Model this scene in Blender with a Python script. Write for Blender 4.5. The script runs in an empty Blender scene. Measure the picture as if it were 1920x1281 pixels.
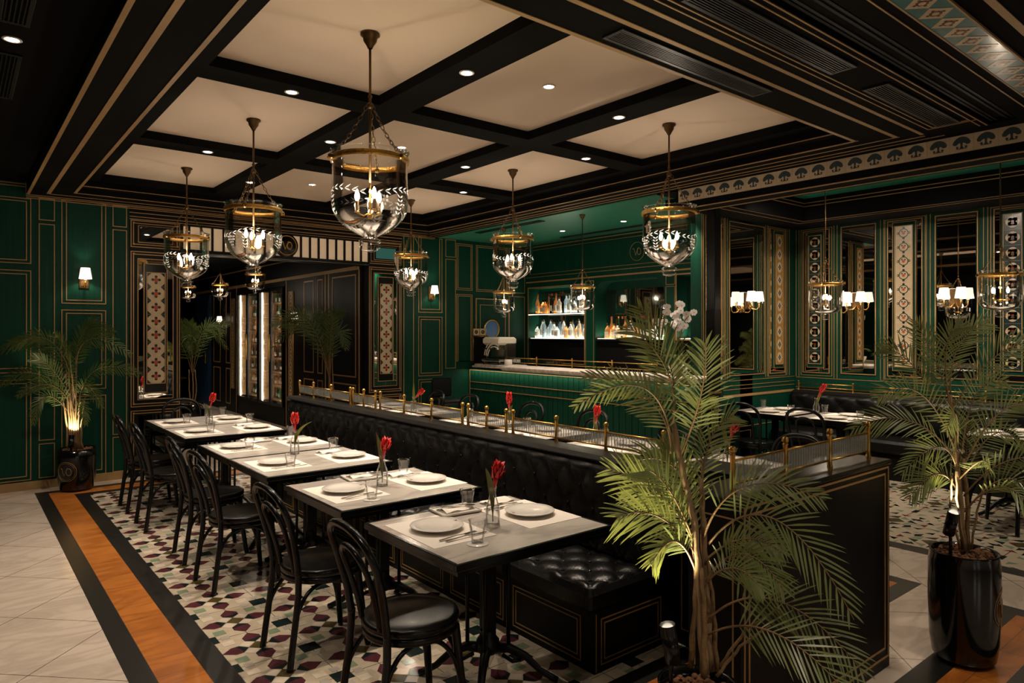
import bpy, math, random
from mathutils import Vector, Matrix
random.seed(7)
sc = bpy.context.scene
C = sc.collection
PI = math.pi
# ------------------------------------------------------------------ camera, world, exposure
cd = bpy.data.cameras.new('camera'); cam = bpy.data.objects.new('camera', cd); C.objects.link(cam)
cam.location = (0, 0, 1.66); cam.rotation_euler = (PI/2, 0, -math.radians(39.13))
cd.sensor_width = 36; cd.lens = 1285/1920*36; cd.shift_y = -17.5/1920; cd.clip_start = .05; cd.clip_end = 60
sc.camera = cam
wd = bpy.data.worlds.new('world'); sc.world = wd; wd.use_nodes = True
wd.node_tree.nodes['Background'].inputs[0].default_value = (.9, .75, .55, 1)
wd.node_tree.nodes['Background'].inputs[1].default_value = .02
vs = sc.view_settings
vs.view_transform = 'Standard'; vs.look = 'None'; vs.gamma = 1; vs.exposure = 0.30; vs.use_curve_mapping = False
WARM = (1, .83, .66); WARM2 = (1, .86, .70)
L_BULB = 4.0; L_SPOT = 108; L_SCONCE = 2.6; L_PALM = 60; L_SMALL = 2.0

# ------------------------------------------------------------------ materials
def mat(name, col, rough=.5, metal=0, noise=0, scale=8, stretch=(1, 1, 1), bump=0, bscale=60, coat=0, spec=.5, emit=None, es=0, trans=0, col2=None):
    m = bpy.data.materials.new(name); m.use_nodes = True; nt = m.node_tree; N = nt.nodes; L = nt.links
    b = N['Principled BSDF']
    b.inputs['Base Color'].default_value = (*col, 1); b.inputs['Roughness'].default_value = rough
    b.inputs['Metallic'].default_value = metal; b.inputs['Specular IOR Level'].default_value = spec
    b.inputs['Coat Weight'].default_value = coat; b.inputs['Coat Roughness'].default_value = .08
    if emit: b.inputs['Emission Color'].default_value = (*emit, 1); b.inputs['Emission Strength'].default_value = es
    if trans: b.inputs['Subsurface Weight'].default_value = 0
    if noise or bump:
        tc = N.new('ShaderNodeTexCoord'); mp = N.new('ShaderNodeMapping'); mp.inputs['Scale'].default_value = stretch
        L.new(tc.outputs['Object'], mp.inputs[0])
    if noise:
        n = N.new('ShaderNodeTexNoise'); n.inputs['Scale'].default_value = scale; n.inputs['Detail'].default_value = 6
        L.new(mp.outputs[0], n.inputs[0])
        mx = N.new('ShaderNodeMix'); mx.data_type = 'RGBA'
        c2 = col2 or tuple(max(0, c*(1-noise)) for c in col); c1 = col if col2 else tuple(min(1, c*(1+noise*.6)) for c in col)
        mx.inputs[6].default_value = (*c2, 1); mx.inputs[7].default_value = (*c1, 1)
        L.new(n.outputs[0], mx.inputs[0]); L.new(mx.outputs[2], b.inputs['Base Color'])
    if bump:
        n2 = N.new('ShaderNodeTexNoise'); n2.inputs['Scale'].default_value = bscale; n2.inputs['Detail'].default_value = 4
        L.new(mp.outputs[0], n2.inputs[0])
        bp = N.new('ShaderNodeBump'); bp.inputs['Strength'].default_value = bump; bp.inputs['Distance'].default_value = .01
        L.new(n2.outputs[0], bp.inputs['Height']); L.new(bp.outputs[0], b.inputs['Normal'])
    return m
def glassmat(name, tint=(1, 1, 1), rough=.02, lo=.06, power=.35, rib=None):
    # thin-walled glass: clear transmission mixed with a mirror reflection that grows toward grazing angles
    m = bpy.data.materials.new(name); m.use_nodes = True; nt = m.node_tree; N = nt.nodes; L = nt.links
    N.remove(N['Principled BSDF']); out = N['Material Output']
    t = N.new('ShaderNodeBsdfTransparent'); t.inputs[0].default_value = (*tint, 1)
    g = N.new('ShaderNodeBsdfGlossy'); g.inputs['Roughness'].default_value = rough; g.inputs[0].default_value = (1, 1, 1, 1)
    lw = N.new('ShaderNodeLayerWeight'); lw.inputs[0].default_value = power
    ma = N.new('ShaderNodeMath'); ma.operation = 'MULTIPLY_ADD'; ma.inputs[1].default_value = .6; ma.inputs[2].default_value = lo
    L.new(lw.outputs['Fresnel'], ma.inputs[0])
    mx = N.new('ShaderNodeMixShader'); L.new(ma.outputs[0], mx.inputs[0]); L.new(t.outputs[0], mx.inputs[1]); L.new(g.outputs[0], mx.inputs[2])
    L.new(mx.outputs[0], out.inputs[0])
    tc = N.new('ShaderNodeTexCoord'); bp = N.new('ShaderNodeBump')
    if rib:
        w = N.new('ShaderNodeTexWave'); w.wave_type = 'BANDS'; w.bands_direction = rib; w.inputs['Scale'].default_value = 14
        L.new(tc.outputs['Object'], w.inputs[0]); L.new(w.outputs[1], bp.inputs['Height']); bp.inputs['Strength'].default_value = .8; bp.inputs['Distance'].default_value = .01
        cr = N.new('ShaderNodeMapRange'); cr.inputs[3].default_value = .78; cr.inputs[4].default_value = 1
        L.new(w.outputs[1], cr.inputs[0]); cc = N.new('ShaderNodeCombineColor')
        for i in range(3): L.new(cr.outputs[0], cc.inputs[i])
        L.new(cc.outputs[0], t.inputs[0])
        df = N.new('ShaderNodeBsdfTranslucent'); df.inputs[0].default_value = (.8, .85, .8, 1); d2 = N.new('ShaderNodeBsdfDiffuse'); d2.inputs[0].default_value = (.7, .75, .7, 1)
        ad = N.new('ShaderNodeMixShader'); L.new(df.outputs[0], ad.inputs[1]); L.new(d2.outputs[0], ad.inputs[2]); hz = N.new('ShaderNodeMixShader'); hz.inputs[0].default_value = .13
        L.new(mx.outputs[0], hz.inputs[1]); L.new(ad.outputs[0], hz.inputs[2]); L.new(hz.outputs[0], out.inputs[0])
    else:
        n = N.new('ShaderNodeTexNoise'); n.inputs['Scale'].default_value = 7; L.new(tc.outputs['Object'], n.inputs[0]); L.new(n.outputs[0], bp.inputs['Height'])
        bp.inputs['Strength'].default_value = .12; bp.inputs['Distance'].default_value = .02
    L.new(bp.outputs[0], g.inputs['Normal']); L.new(bp.outputs[0], lw.inputs['Normal'])
    return m
M = {}
M['black'] = mat('black painted wood', (.0075, .0072, .007), .42, noise=.5, scale=3, stretch=(14, 14, .6), bump=.10, bscale=30, spec=.13)
M['blackc'] = mat('black ceiling paint', (.0060, .0058, .0056), .85, noise=.3, scale=2, spec=.05)
M['green'] = mat('green stained wood', (.0035, .047, .027), .45, noise=.45, scale=3, stretch=(16, 16, .5), bump=.12, bscale=30, spec=.15)
M['greenc'] = mat('green ceiling paint', (.022, .19, .115), .30, noise=.35, scale=3, stretch=(12, .4, 1), bump=.12, bscale=14)
M['gold'] = mat('gilt line', (.42, .25, .10), .45, metal=.3, noise=.25, scale=12)
M['goldw'] = mat('ochre painted line', (.36, .22, .085), .5, noise=.2, scale=10)
M['cream'] = mat('cream plaster', (.60, .48, .365), .85, noise=.05, scale=2, bump=.04)
M['brass'] = mat('polished brass', (.62, .36, .09), .28, metal=1, noise=.25, scale=30)
M['bronze'] = mat('aged bronze', (.13, .075, .03), .38, metal=.9, noise=.4, scale=40)
M['gilt'] = mat('embossed gilt', (.65, .38, .1), .3, metal=1, noise=.4, scale=60, bump=.6, bscale=90)
M['lacq'] = mat('black lacquer', (.0045, .0045, .0045), .24, coat=.05, bump=.02, bscale=6, spec=.3)
M['iron'] = mat('black cast iron', (.006, .006, .006), .38, bump=.1, bscale=50, spec=.3)
M['pot'] = mat('black glazed ceramic', (.004, .004, .004), .12, coat=.2, bump=.05, bscale=5, spec=.4)
M['leather'] = mat('black leather', (.006, .006, .006), .30, bump=.22, bscale=70, coat=.04, spec=.26)
M['porc'] = mat('white porcelain', (.72, .68, .62), .15, coat=.4)
M['linen'] = mat('white linen', (.74, .69, .61), .8, bump=.1, bscale=300)
M['paper'] = mat('white paper mat', (.74, .68, .60), .7)
M['steel'] = mat('polished steel', (.6, .58, .55), .16, metal=1)
M['chrome'] = mat('chrome', (.7, .7, .7), .08, metal=1)
M['mirror'] = mat('mirror', (.80, .78, .74), .015, metal=1)
M['mirrord'] = mat('smoked mirror', (.35, .38, .35), .03, metal=1)
M['soil'] = mat('clay pebbles', (.17, .075, .03), .9, noise=.6, scale=50, bump=1, bscale=50)
M['leaf'] = mat('palm leaf', (.20, .235, .10), .34, noise=.45, scale=9, col2=(.14, .18, .06))
M['leafd'] = mat('dark palm leaf', (.06, .10, .02), .5, noise=.4, scale=9)
for k_, tc_ in (('leaf', (.42, .46, .12)), ('leafd', (.18, .24, .05))):     # thin blades let light through
    nt_ = M[k_].node_tree; x_ = nt_.nodes.new('ShaderNodeMixShader'); x_.inputs[0].default_value = .26; t_ = nt_.nodes.new('ShaderNodeBsdfTranslucent'); t_.inputs[0].default_value = (*tc_, 1)
    nt_.links.new(nt_.nodes['Principled BSDF'].outputs[0], x_.inputs[1]); nt_.links.new(t_.outputs[0], x_.inputs[2]); nt_.links.new(x_.outputs[0], nt_.nodes['Material Output'].inputs[0])
M['stem'] = mat('palm stem', (.22, .13, .05), .55, noise=.5, scale=22, stretch=(1, 1, 4), bump=.3)
M['bark'] = mat('pale bark', (.30, .19, .09), .7, noise=.5, scale=22, stretch=(1, 1, .4), bump=.5, bscale=40)
M['red'] = mat('red ginger petals', (.62, .018, .012), .4, noise=.2, scale=30)
M['gleaf'] = mat('ginger leaf', (.09, .14, .02), .4, noise=.5, scale=12, col2=(.2, .14, .03))
M['orange'] = None
M['wood'] = mat('pale shelf wood', (.38, .24, .11), .5, noise=.3, scale=6, stretch=(1, .3, 6))
M['blue'] = mat('blue painted wood', (.004, .035, .085), .4, noise=.2)
M['slate'] = mat('dark slate tile', (.011, .010, .009), .33, noise=.5, scale=5, bump=.05)
M['etch'] = None
M['orchid'] = mat('orchid petals', (.90, .84, .80), .55, noise=.08, scale=30)
M['label'] = mat('paper label', (.75, .7, .6), .7)
M['glass'] = glassmat('clear glass', lo=.045, power=.2)
def frostmat():
    m = bpy.data.materials.new('frosted etching'); m.use_nodes = True; nt = m.node_tree; N = nt.nodes; L = nt.links; N.remove(N['Principled BSDF'])
    t = N.new('ShaderNodeBsdfTransparent'); d = N.new('ShaderNodeBsdfTranslucent'); d.inputs[0].default_value = (.8, .8, .8, 1); x = N.new('ShaderNodeMixShader'); x.inputs[0].default_value = .38
    L.new(t.outputs[0], x.inputs[1]); L.new(d.outputs[0], x.inputs[2]); L.new(x.outputs[0], N['Material Output'].inputs[0]); return m
M['etch'] = frostmat()
M['glassb'] = glassmat('bell glass', tint=(.985, .985, .98), lo=.03, power=.26)
M['water'] = glassmat('water', tint=(.96, .97, .97), lo=.03, power=.15)
M['pane'] = glassmat('window pane', lo=.03, power=.25)
M['ribx'] = glassmat('reeded glass', tint=(1, 1, 1), rough=.2, lo=.04, rib='X', power=.2)
M['riby'] = glassmat('reeded glass along the bench', tint=(1, 1, 1), rough=.2, lo=.04, rib='Y', power=.2)
M['porth'] = mat('blue porthole glass', (.01, .03, .05), .2, emit=(.08, .26, .46), es=.10)
M['bulb'] = mat('candle bulb', (1, .9, .7), .3, emit=(1, .80, .55), es=28)
M['lens'] = mat('downlight lens', (1, 1, 1), .3, emit=(1, .86, .66), es=30)
M['shade'] = mat('lit pleated shade', (.35, .31, .26), .7, emit=(1, .84, .66), es=1.25)
M['led'] = mat('led strip', (1, 1, 1), .4, emit=(1, .85, .62), es=6)
M['ledg'] = mat('shelf led', (1, 1, 1), .4, emit=(1, .86, .62), es=3)
M['lit'] = mat('lit fabric panel', (.7, .55, .38), .8, noise=.1, scale=30, emit=(1, .68, .40), es=.16)
M['tealrefl'] = mat('teal reflection glow', (.02, .06, .05), .3, emit=(.12, .50, .40), es=.10)  # glow painted in place of a green sign's reflection in the transom mirror
M['window'] = mat('lit shop window', (.8, .8, .8), .5, emit=(1, .93, .86), es=1.6)
for n, c in dict(tcream=(.58, .45, .29), tdark=(.012, .03, .028), tred=(.50, .08, .035), tochre=(.38, .21, .055), tteal=(.05, .17, .18), tblue=(.05, .07, .075), tgrn=(.05, .09, .045),
                 twhite=(.62, .53, .42), tbeige=(.50, .42, .31), tblack=(.008, .016, .016), tplum=(.085, .022, .03), tolive=(.085, .06, .022), tsage=(.20, .26, .17), tgrey=(.38, .34, .29), tmaroon=(.16, .03, .02), torange=(.75, .25, .04)).items():
    M[n] = mat('tile '+n[1:], c, .22, noise=.22, scale=25, coat=.2)
def marble(name, base, vein, rough, grout=None):
    m = bpy.data.materials.new(name); m.use_nodes = True; nt = m.node_tree; N = nt.nodes; L = nt.links; b = N['Principled BSDF']
    g = N.new('ShaderNodeNewGeometry'); mp = N.new('ShaderNodeMapping'); mp.inputs['Rotation'].default_value = (0, 0, .6); mp.inputs['Scale'].default_value = (1, 3.2, 1)
    L.new(g.outputs['Position'], mp.inputs[0])
    n = N.new('ShaderNodeTexNoise'); n.inputs['Scale'].default_value = 1.6; n.inputs['Detail'].default_value = 9; n.inputs['Distortion'].default_value = 1.2; L.new(mp.outputs[0], n.inputs[0])
    r = N.new('ShaderNodeValToRGB'); e = r.color_ramp.elements
    e[0].position = .42; e[0].color = (*base, 1); e[1].position = .60; e[1].color = (*base, 1); k = e.new(.5); k.color = (*vein, 1)
    L.new(n.outputs[0], r.inputs[0]); col = r.outputs[0]
    if grout:
        sx = N.new('ShaderNodeSeparateXYZ'); L.new(g.outputs['Position'], sx.inputs[0])
        def line(a, bb, c, step, w):
            q = N.new('ShaderNodeMath'); q.operation = 'MULTIPLY_ADD'; L.new(sx.outputs[0], q.inputs[0]); q.inputs[1].default_value = a/step; q.inputs[2].default_value = -c/step+50
            q2 = N.new('ShaderNodeMath'); q2.operation = 'MULTIPLY_ADD'; L.new(sx.outputs[1], q2.inputs[0]); q2.inputs[1].default_value = bb/step; L.new(q.outputs[0], q2.inputs[2])
            f = N.new('ShaderNodeMath'); f.operation = 'FRACT'; L.new(q2.outputs[0], f.inputs[0])
            t = N.new('ShaderNodeMath'); t.operation = 'LESS_THAN'; t.inputs[1].default_value = w/step; L.new(f.outputs[0], t.inputs[0]); return t.outputs[0]
        ls = [line(*q) for q in grout]; mxx = N.new('ShaderNodeMath'); mxx.operation = 'MAXIMUM'; L.new(ls[0], mxx.inputs[0]); L.new(ls[1], mxx.inputs[1])
        mc = N.new('ShaderNodeMix'); mc.data_type = 'RGBA'; L.new(mxx.outputs[0], mc.inputs[0]); L.new(col, mc.inputs[6]); mc.inputs[7].default_value = (.06, .04, .025, 1); col = mc.outputs[2]
    L.new(col, b.inputs['Base Color']); b.inputs['Roughness'].default_value = rough
    return m
M['floor'] = marble('pale marble floor', (.56, .47, .39), (.47, .39, .32), .16, [(1, 1, 4.318, .8655, .006), (-1, 1, 3.766, .8655, .006)])
M['orange'] = marble('orange clay tile', (.40, .135, .022), (.30, .09, .015), .28, [(1, 0, .748, .205, .003), (0, 1, 3.83, .205, .003)])
M['marble'] = marble('white table marble', (.50, .455, .40), (.38, .345, .31), .16)
M['barmarble'] = marble('pale bar marble', (.72, .64, .56), (.5, .44, .38), .5)

# ------------------------------------------------------------------ mesh helpers
class MB:
    def __init__(s): s.v = []; s.f = []; s.m = []; s.mats = []; s.sm = []
    def mi(s, k):
        if k not in s.mats: s.mats.append(k)
        return s.mats.index(k)
    def add(s, vs, fs, k, smooth=False):
        o = len(s.v); s.v += [tuple(v) for v in vs]; i = s.mi(k)
        for f in fs: s.f.append([o+q for q in f]); s.m.append(i); s.sm.append(smooth)
    def box(s, x0, x1, y0, y1, z0, z1, k, bev=0):
        if bev:
            bev = min(bev, (x1-x0)/2.1, (y1-y0)/2.1, (z1-z0)/2.1)
            rings = [(bev, z0), (0, z0+bev), (0, z1-bev), (bev, z1)]; vs = []
            for d, z in rings:
                a, b, c, e = x0+d, x1-d, y0+d, y1-d; h = bev*.6 if d == 0 else bev*.3
                vs += [(a+h, c, z), (b-h, c, z), (b, c+h, z), (b, e-h, z), (b-h, e, z), (a+h, e, z), (a, e-h, z), (a, c+h, z)]
            fs = [list(range(7, -1, -1)), list(range(24, 32))]
            for r in range(3):
                for i in range(8): j = (i+1) % 8; fs.append([r*8+i, r*8+j, r*8+8+j, r*8+8+i])
            s.add(vs, fs, k); return s
        vs = [(x, y, z) for x in (x0, x1) for y in (y0, y1) for z in (z0, z1)]
        s.add(vs, [(0, 1, 3, 2), (4, 6, 7, 5), (0, 4, 5, 1), (2, 3, 7, 6), (0, 2, 6, 4), (1, 5, 7, 3)], k); return s
    def tube(s, path, r, k, n=8, cap=True, closed=False):
        P_ = [Vector(p) for p in path]; m = len(P_); rs = r if isinstance(r, (list, tuple)) else [r]*m; vs = []; up = None
        for i, p in enumerate(P_):
            a = P_[(i-1) % m] if (closed or i > 0) else p; b = P_[(i+1) % m] if (closed or i < m-1) else p
            t = (b-a).normalized() if (b-a).length > 1e-9 else Vector((0, 0, 1))
            if up is None: up = Vector((0, 0, 1)) if abs(t.z) < .9 else Vector((1, 0, 0))
            u = (up-t*up.dot(t)); u = u.normalized() if u.length > 1e-6 else t.orthogonal().normalized(); w = t.cross(u); up = u
            for q in range(n): an = 2*PI*q/n; vs.append(p+(u*math.cos(an)+w*math.sin(an))*rs[i])
        fs = []
        for i in range(m if closed else m-1):
            for q in range(n): j = (q+1) % n; i2 = (i+1) % m; fs.append([i*n+q, i*n+j, i2*n+j, i2*n+q])
        if cap and not closed: fs.append(list(range(n-1, -1, -1))); fs.append(list(range((m-1)*n, m*n)))
        s.add(vs, fs, k, True); return s
    def lathe(s, prof, k, c=(0, 0, 0), n=24, axis='z'):
        vs = []; 
        for r, z in prof:
            for q in range(n):
                a = 2*PI*q/n; x, y = r*math.cos(a), r*math.sin(a)
                p = (x, y, z) if axis == 'z' else ((z, x, y) if axis == 'x' else (x, z, y)); vs.append((p[0]+c[0], p[1]+c[1], p[2]+c[2]))
        fs = []
        for i in range(len(prof)-1):
            for q in range(n): j = (q+1) % n; fs.append([i*n+q, i*n+j, (i+1)*n+j, (i+1)*n+q])
        s.add(vs, fs, k, True); return s
    def ball(s, c, r, k, n=12, sq=1):
        pr = [(max(1e-4, r*math.sin(PI*i/8)), -r*sq*math.cos(PI*i/8)) for i in range(9)]
        return s.lathe(pr, k, c, n)
    def prism(s, pts, ex, k):      # pts 3D polygon, extruded by vector ex
        n = len(pts); e = Vector(ex); a = [Vector(p) for p in pts]; vs = a+[p+e for p in a]
        s.add(vs, [list(range(n-1, -1, -1)), list(range(n, 2*n))]+[[i, (i+1) % n, n+(i+1) % n, n+i] for i in range(n)], k); return s
    def grid(s, fn, nu, nv, k, smooth=True):
        vs = [fn(i/nu, j/nv) for i in range(nu+1) for j in range(nv+1)]
        s.add(vs, [[i*(nv+1)+j, (i+1)*(nv+1)+j, (i+1)*(nv+1)+j+1, i*(nv+1)+j+1] for i in range(nu) for j in range(nv)], k, smooth); return s
    def build(s, name, parent=None, loc=None):
        me = bpy.data.meshes.new(name); me.from_pydata(s.v, [], s.f)
        for k in s.mats: me.materials.append(M[k])
        me.polygons.foreach_set('material_index', s.m); me.polygons.foreach_set('use_smooth', s.sm); me.update()
        o = bpy.data.objects.new(name, me); C.objects.link(o)
        if parent: o.parent = parent
        if loc: o.location = loc
        return o
def tag(o, label, cat, group=None, kind=None):
    o['label'] = label; o['category'] = cat
    if group: o['group'] = group
    if kind: o['kind'] = kind
    return o
def thing(name, label, cat, loc=(0, 0, 0), rz=0, group=None):
    o = bpy.data.objects.new(name, None); C.objects.link(o); o.empty_display_size = .1
    o.location = loc; o.rotation_euler = (0, 0, rz); return tag(o, label, cat, group)
def struct(name, mb): o = mb.build(name); o['kind'] = 'structure'; return o
def copy_tree(o, parent=None):
    c = o.copy(); C.objects.link(c); c.parent = parent
    for ch in list(o.children): copy_tree(ch, c)
    return c
def place(o, label, loc, rz=0, group=None):
    o.location = loc; o.rotation_euler = (0, 0, rz); o['label'] = label
    if group: o['group'] = group
    return o
class Proto:           # first call uses the built thing itself, later calls copy it with all its parts
    def __init__(s, o): s.o = o; s.used = False
    def at(s, label, loc, rz=0, group=None):
        o = s.o if not s.used else copy_tree(s.o); s.used = True
        s.last = o; return place(o, label, loc, rz, group)
def light(kind, name, loc, energy, col=WARM, parent=None, size=.03, spot=None, rot=None, blend=.5, sy=None):
    ld = bpy.data.lights.new(name, kind); ld.energy = energy; ld.color = col
    if kind == 'AREA':
        ld.size = size
        if sy: ld.shape = 'RECTANGLE'; ld.size_y = sy
    else: ld.shadow_soft_size = size
    if kind == 'SPOT': ld.spot_size = math.radians(spot); ld.spot_blend = blend
    o = bpy.data.objects.new(name, ld); C.objects.link(o); o.location = loc
    if rot: o.rotation_euler = rot
    if parent: o.parent = parent
    return o
class Pl:             # a vertical wall plane: a along the wall, z up, off out of the wall
    def __init__(s, o, u, n): s.o = Vector(o); s.u = Vector(u); s.n = Vector(n)
    def p(s, a, z, off=0): return s.o+s.u*a+Vector((0, 0, z))+s.n*off
    def box(s, mb, a0, a1, z0, z1, f0, f1, k):
        p, q = s.p(a0, z0, f0), s.p(a1, z1, f1)
        mb.box(min(p.x, q.x), max(p.x, q.x), min(p.y, q.y), max(p.y, q.y), min(z0, z1), max(z0, z1), k)
    def rect(s, mb, a0, a1, z0, z1, w=.009, k='gold', d=.006, f=0):
        a0, a1 = sorted((a0, a1)); z0, z1 = sorted((z0, z1))
        s.box(mb, a0, a0+w, z0, z1, f, f+d, k); s.box(mb, a1-w, a1, z0, z1, f, f+d, k)
        s.box(mb, a0+w, a1-w, z0, z0+w, f, f+d, k); s.box(mb, a0+w, a1-w, z1-w, z1, f, f+d, k)
    def hl(s, mb, a0, a1, z, w=.009, k='gold', d=.006, f=0): s.box(mb, a0, a1, z-w/2, z+w/2, f, f+d, k)
    def vl(s, mb, a, z0, z1, w=.009, k='gold', d=.006, f=0): s.box(mb, a-w/2, a+w/2, z0, z1, f, f+d, k)
    def poly(s, mb, pts, off, k, d=.0012): mb.prism([s.p(a, z, off) for a, z in pts], s.n*d, k)
    def disc(s, mb, a, z, r, off, k, n=12, sx=1, sz=1, d=.0012): s.poly(mb, [(a+r*sx*math.cos(2*PI*i/n), z+r*sz*math.sin(2*PI*i/n)) for i in range(n)], off, k, d)
# horizontal plane facing down (ceiling) used like a wall: a = X, z = Y
class Hz:
    def __init__(s, Z, up=False): s.Z = Z; s.up = up
    def poly(s, mb, pts, off, k, d=.0012):
        e = 1 if s.up else -1; mb.prism([(a, b, s.Z+e*off) for a, b in pts], (0, 0, e*d), k)
    def disc(s, mb, a, z, r, off, k, n=12, sx=1, sz=1, d=.0012): s.poly(mb, [(a+r*sx*math.cos(2*PI*i/n), z+r*sz*math.sin(2*PI*i/n)) for i in range(n)], off, k, d)
BACK = Pl((0, 8.82, 0), (1, 0, 0), (0, -1, 0)); RIGHT = Pl((8.77, 0, 0), (0, 1, 0), (-1, 0, 0)); PART = Pl((0, 4.75, 0), (1, 0, 0), (0, -1, 0))
BARW = Pl((7.47, 0, 0), (0, 1, 0), (-1, 0, 0)); PASS = Pl((4.5, 0, 0), (0, 1, 0), (-1, 0, 0))

# monogram: an italic V and an O, as tubes; fn maps (x, y) of the badge to 3D
def monogram(mb, fn, s, k, r=.004, ring=True):
    mb.tube([fn(-.62*s+0*s, .30*s), fn(-.50*s, .36*s), fn(-.42*s, .30*s), fn(-.20*s, -.42*s), fn(.12*s, .36*s), fn(.20*s, .40*s)], r, k, 6)
    mb.tube([fn(.28*s+.24*s*math.cos(2*PI*i/18), -.02*s+.36*s*math.sin(2*PI*i/18)) for i in range(18)], r, k, 6, closed=True)
    if ring: mb.tube([fn(s*math.cos(2*PI*i/32), s*math.sin(2*PI*i/32)) for i in range(32)], r*.8, k, 6, closed=True)
# glazed tile motifs
def motif_rose(mb, P, a, z, s, o=.002):
    w, h = s*.56, s*.5
    c = s*.26
    P.poly(mb, [(a-w+c, z-h), (a+w-c, z-h), (a+w, z-h+c), (a+w, z+h-c), (a+w-c, z+h), (a-w+c, z+h), (a-w, z+h-c), (a-w, z-h+c)], o, 'tcream')
    P.disc(mb, a, z+.01*s, s*.16, o+.0014, 'tred', 8)
    for i in range(4):
        t = PI/2*i; P.disc(mb, a+s*.22*math.cos(t), z+s*.02+s*.22*math.sin(t), s*.105, o+.0014, 'tdark', 6)
    P.disc(mb, a, z-s*.17, s*.04, o+.003, 'tred', 6)
def motif_medallion(mb, P, a, z, s, o=.002):
    for dx, dz in ((.14, 0), (-.14, 0), (0, .13), (0, -.13)): P.disc(mb, a+dx*s, z+dz*s, s*.27, o, 'tcream', 14)
    P.disc(mb, a, z+s*.02, s*.10, o+.0014, 'tmaroon', 7); P.disc(mb, a, z-s*.12, s*.10, o+.0016, 'tgrn', 6, 1.2, .6)
    P.disc(mb, a-s*.22, z, s*.06, o+.0014, 'tdark', 6); P.disc(mb, a+s*.2, z+s*.05, s*.07, o+.0014, 'tochre', 6); P.disc(mb, a, z+s*.24, s*.04, o+.0014, 'tdark', 6)
def motif_wreath(mb, P, a, z, s, o=.002):
    P.disc(mb, a, z, s*.32, o, 'tdark', 16); P.disc(mb, a, z, s*.265, o+.0014, 'tcream', 16)
    for i in range(4):
        t = PI/2*i; P.disc(mb, a+s*.36*math.cos(t), z+s*.36*math.sin(t), s*.09, o+.0016, 'tdark', 7)
    for t in (0, PI): P.disc(mb, a+s*.37*math.cos(t), z, s*.04, o+.003, 'tcream', 6)
    P.disc(mb, a, z-s*.02, s*.1, o+.003, 'tred', 7); P.disc(mb, a-s*.1, z+s*.1, s*.06, o+.003, 'tblue', 6); P.disc(mb, a+s*.1, z+s*.12, s*.06, o+.003, 'tblue', 6)
def motif_clover(mb, P, a, z, s, o=.002):
    P.disc(mb, a, z, s*.34, o, 'tcream', 12, .95, 1.25); P.disc(mb, a, z, s*.2, o+.0004, 'tcream', 6, 2.1, .8)
    for i in range(4):
        t = PI/2*i; P.disc(mb, a+s*.11*math.cos(t), z+s*.13*math.sin(t), s*.085, o+.0018, 'tblue', 7)
def tile_strip(P, a0, a1, z0, z1, base, fn, n, parent, off=.02, frame='gold'):
    mb = MB(); P.box(mb, a0, a1, z0, z1, 0, off, base); h = (z1-z0)/n; s = min(h, a1-a0); am = (a0+a1)/2
    for i in range(n):
        zc = z0+h*(i+.5); fn(mb, P, am, zc, s if fn is not motif_rose else h, off+.0006)
        if i: P.hl(mb, a0, a1, z0+h*i, .0015, 'tgrey', .0008, off)
    P.rect(mb, a0-.008, a1+.008, z0-.008, z1+.008, .009, frame, .006, off)
    return mb.build('tile_strip', parent)
# ================================================================== floor
def cbox(mb, x0, x1, y0, y1, z0, z1, k): mb.box(x0, x1, y0, y1, z0, z1, k)
mb = MB(); mb.box(-4.2, 9.2, -5.2, 20.2, -.08, 0, 'floor'); floor = struct('floor', mb)
def flat(mb, pts, z, k, d=.0006): mb.prism([(x, y, z) for x, y in pts], (0, 0, d), k)
def frect(mb, x0, x1, y0, y1, z, k, d=.0006): flat(mb, [(x0, y0), (x1, y0), (x1, y1), (x0, y1)], z, k, d)
mb = MB()
def border(mb, x0, x1, y0, y1):
    for w0, w1, k in ((0, .108, 'slate'), (.108, .312, 'orange'), (.312, .43, 'slate')):
        frect(mb, x0+w0, x0+w1, y0+w0, y1-w0, .0004, k); frect(mb, x1-w1, x1-w0, y0+w0, y1-w0, .0004, k)
        frect(mb, x0+w1, x1-w1, y0+w0, y0+w1, .0004, k); frect(mb, x0+w1, x1-w1, y1-w1, y1-w0, .0004, k)
border(mb, .64, 4.95, 1.80, 8.58)
frect(mb, -1.5, 4.95, 1.25, 1.375, .0004, 'slate'); frect(mb, 4.83, 4.95, -3, 1.25, .0004, 'slate')
frect(mb, -1.5, 4.83, 1.04, 1.25, .0004, 'orange'); frect(mb, 4.62, 4.83, -3, 1.04, .0004, 'orange'); frect(mb, -1.5, 4.62, .92, 1.04, .0004, 'slate')
frect(mb, 5.62, 5.77, -3, 4.75, .0004, 'slate')
mb.build('border_inlay', floor)
mb = MB(); X0, X1, Y0, Y1 = 1.07, 4.52, 2.23, 8.15
frect(mb, X0, X1, Y0, Y1, .0004, 'tbeige')
def clipr(x0, x1, y0, y1, lim):
    return max(x0, lim[0]), min(x1, lim[1]), max(y0, lim[2]), min(y1, lim[3])
lim = (X0, X1, Y0, Y1)
def cr(x, y, hw, hh, k, z=.0016):
    a, b, c, d = clipr(x-hw, x+hw, y-hh, y+hh, lim)
    if b-a > .002 and d-c > .002: frect(mb, a, b, c, d, z, k)
px, py = .3985, .3905
rr = random.Random(3)
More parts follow.
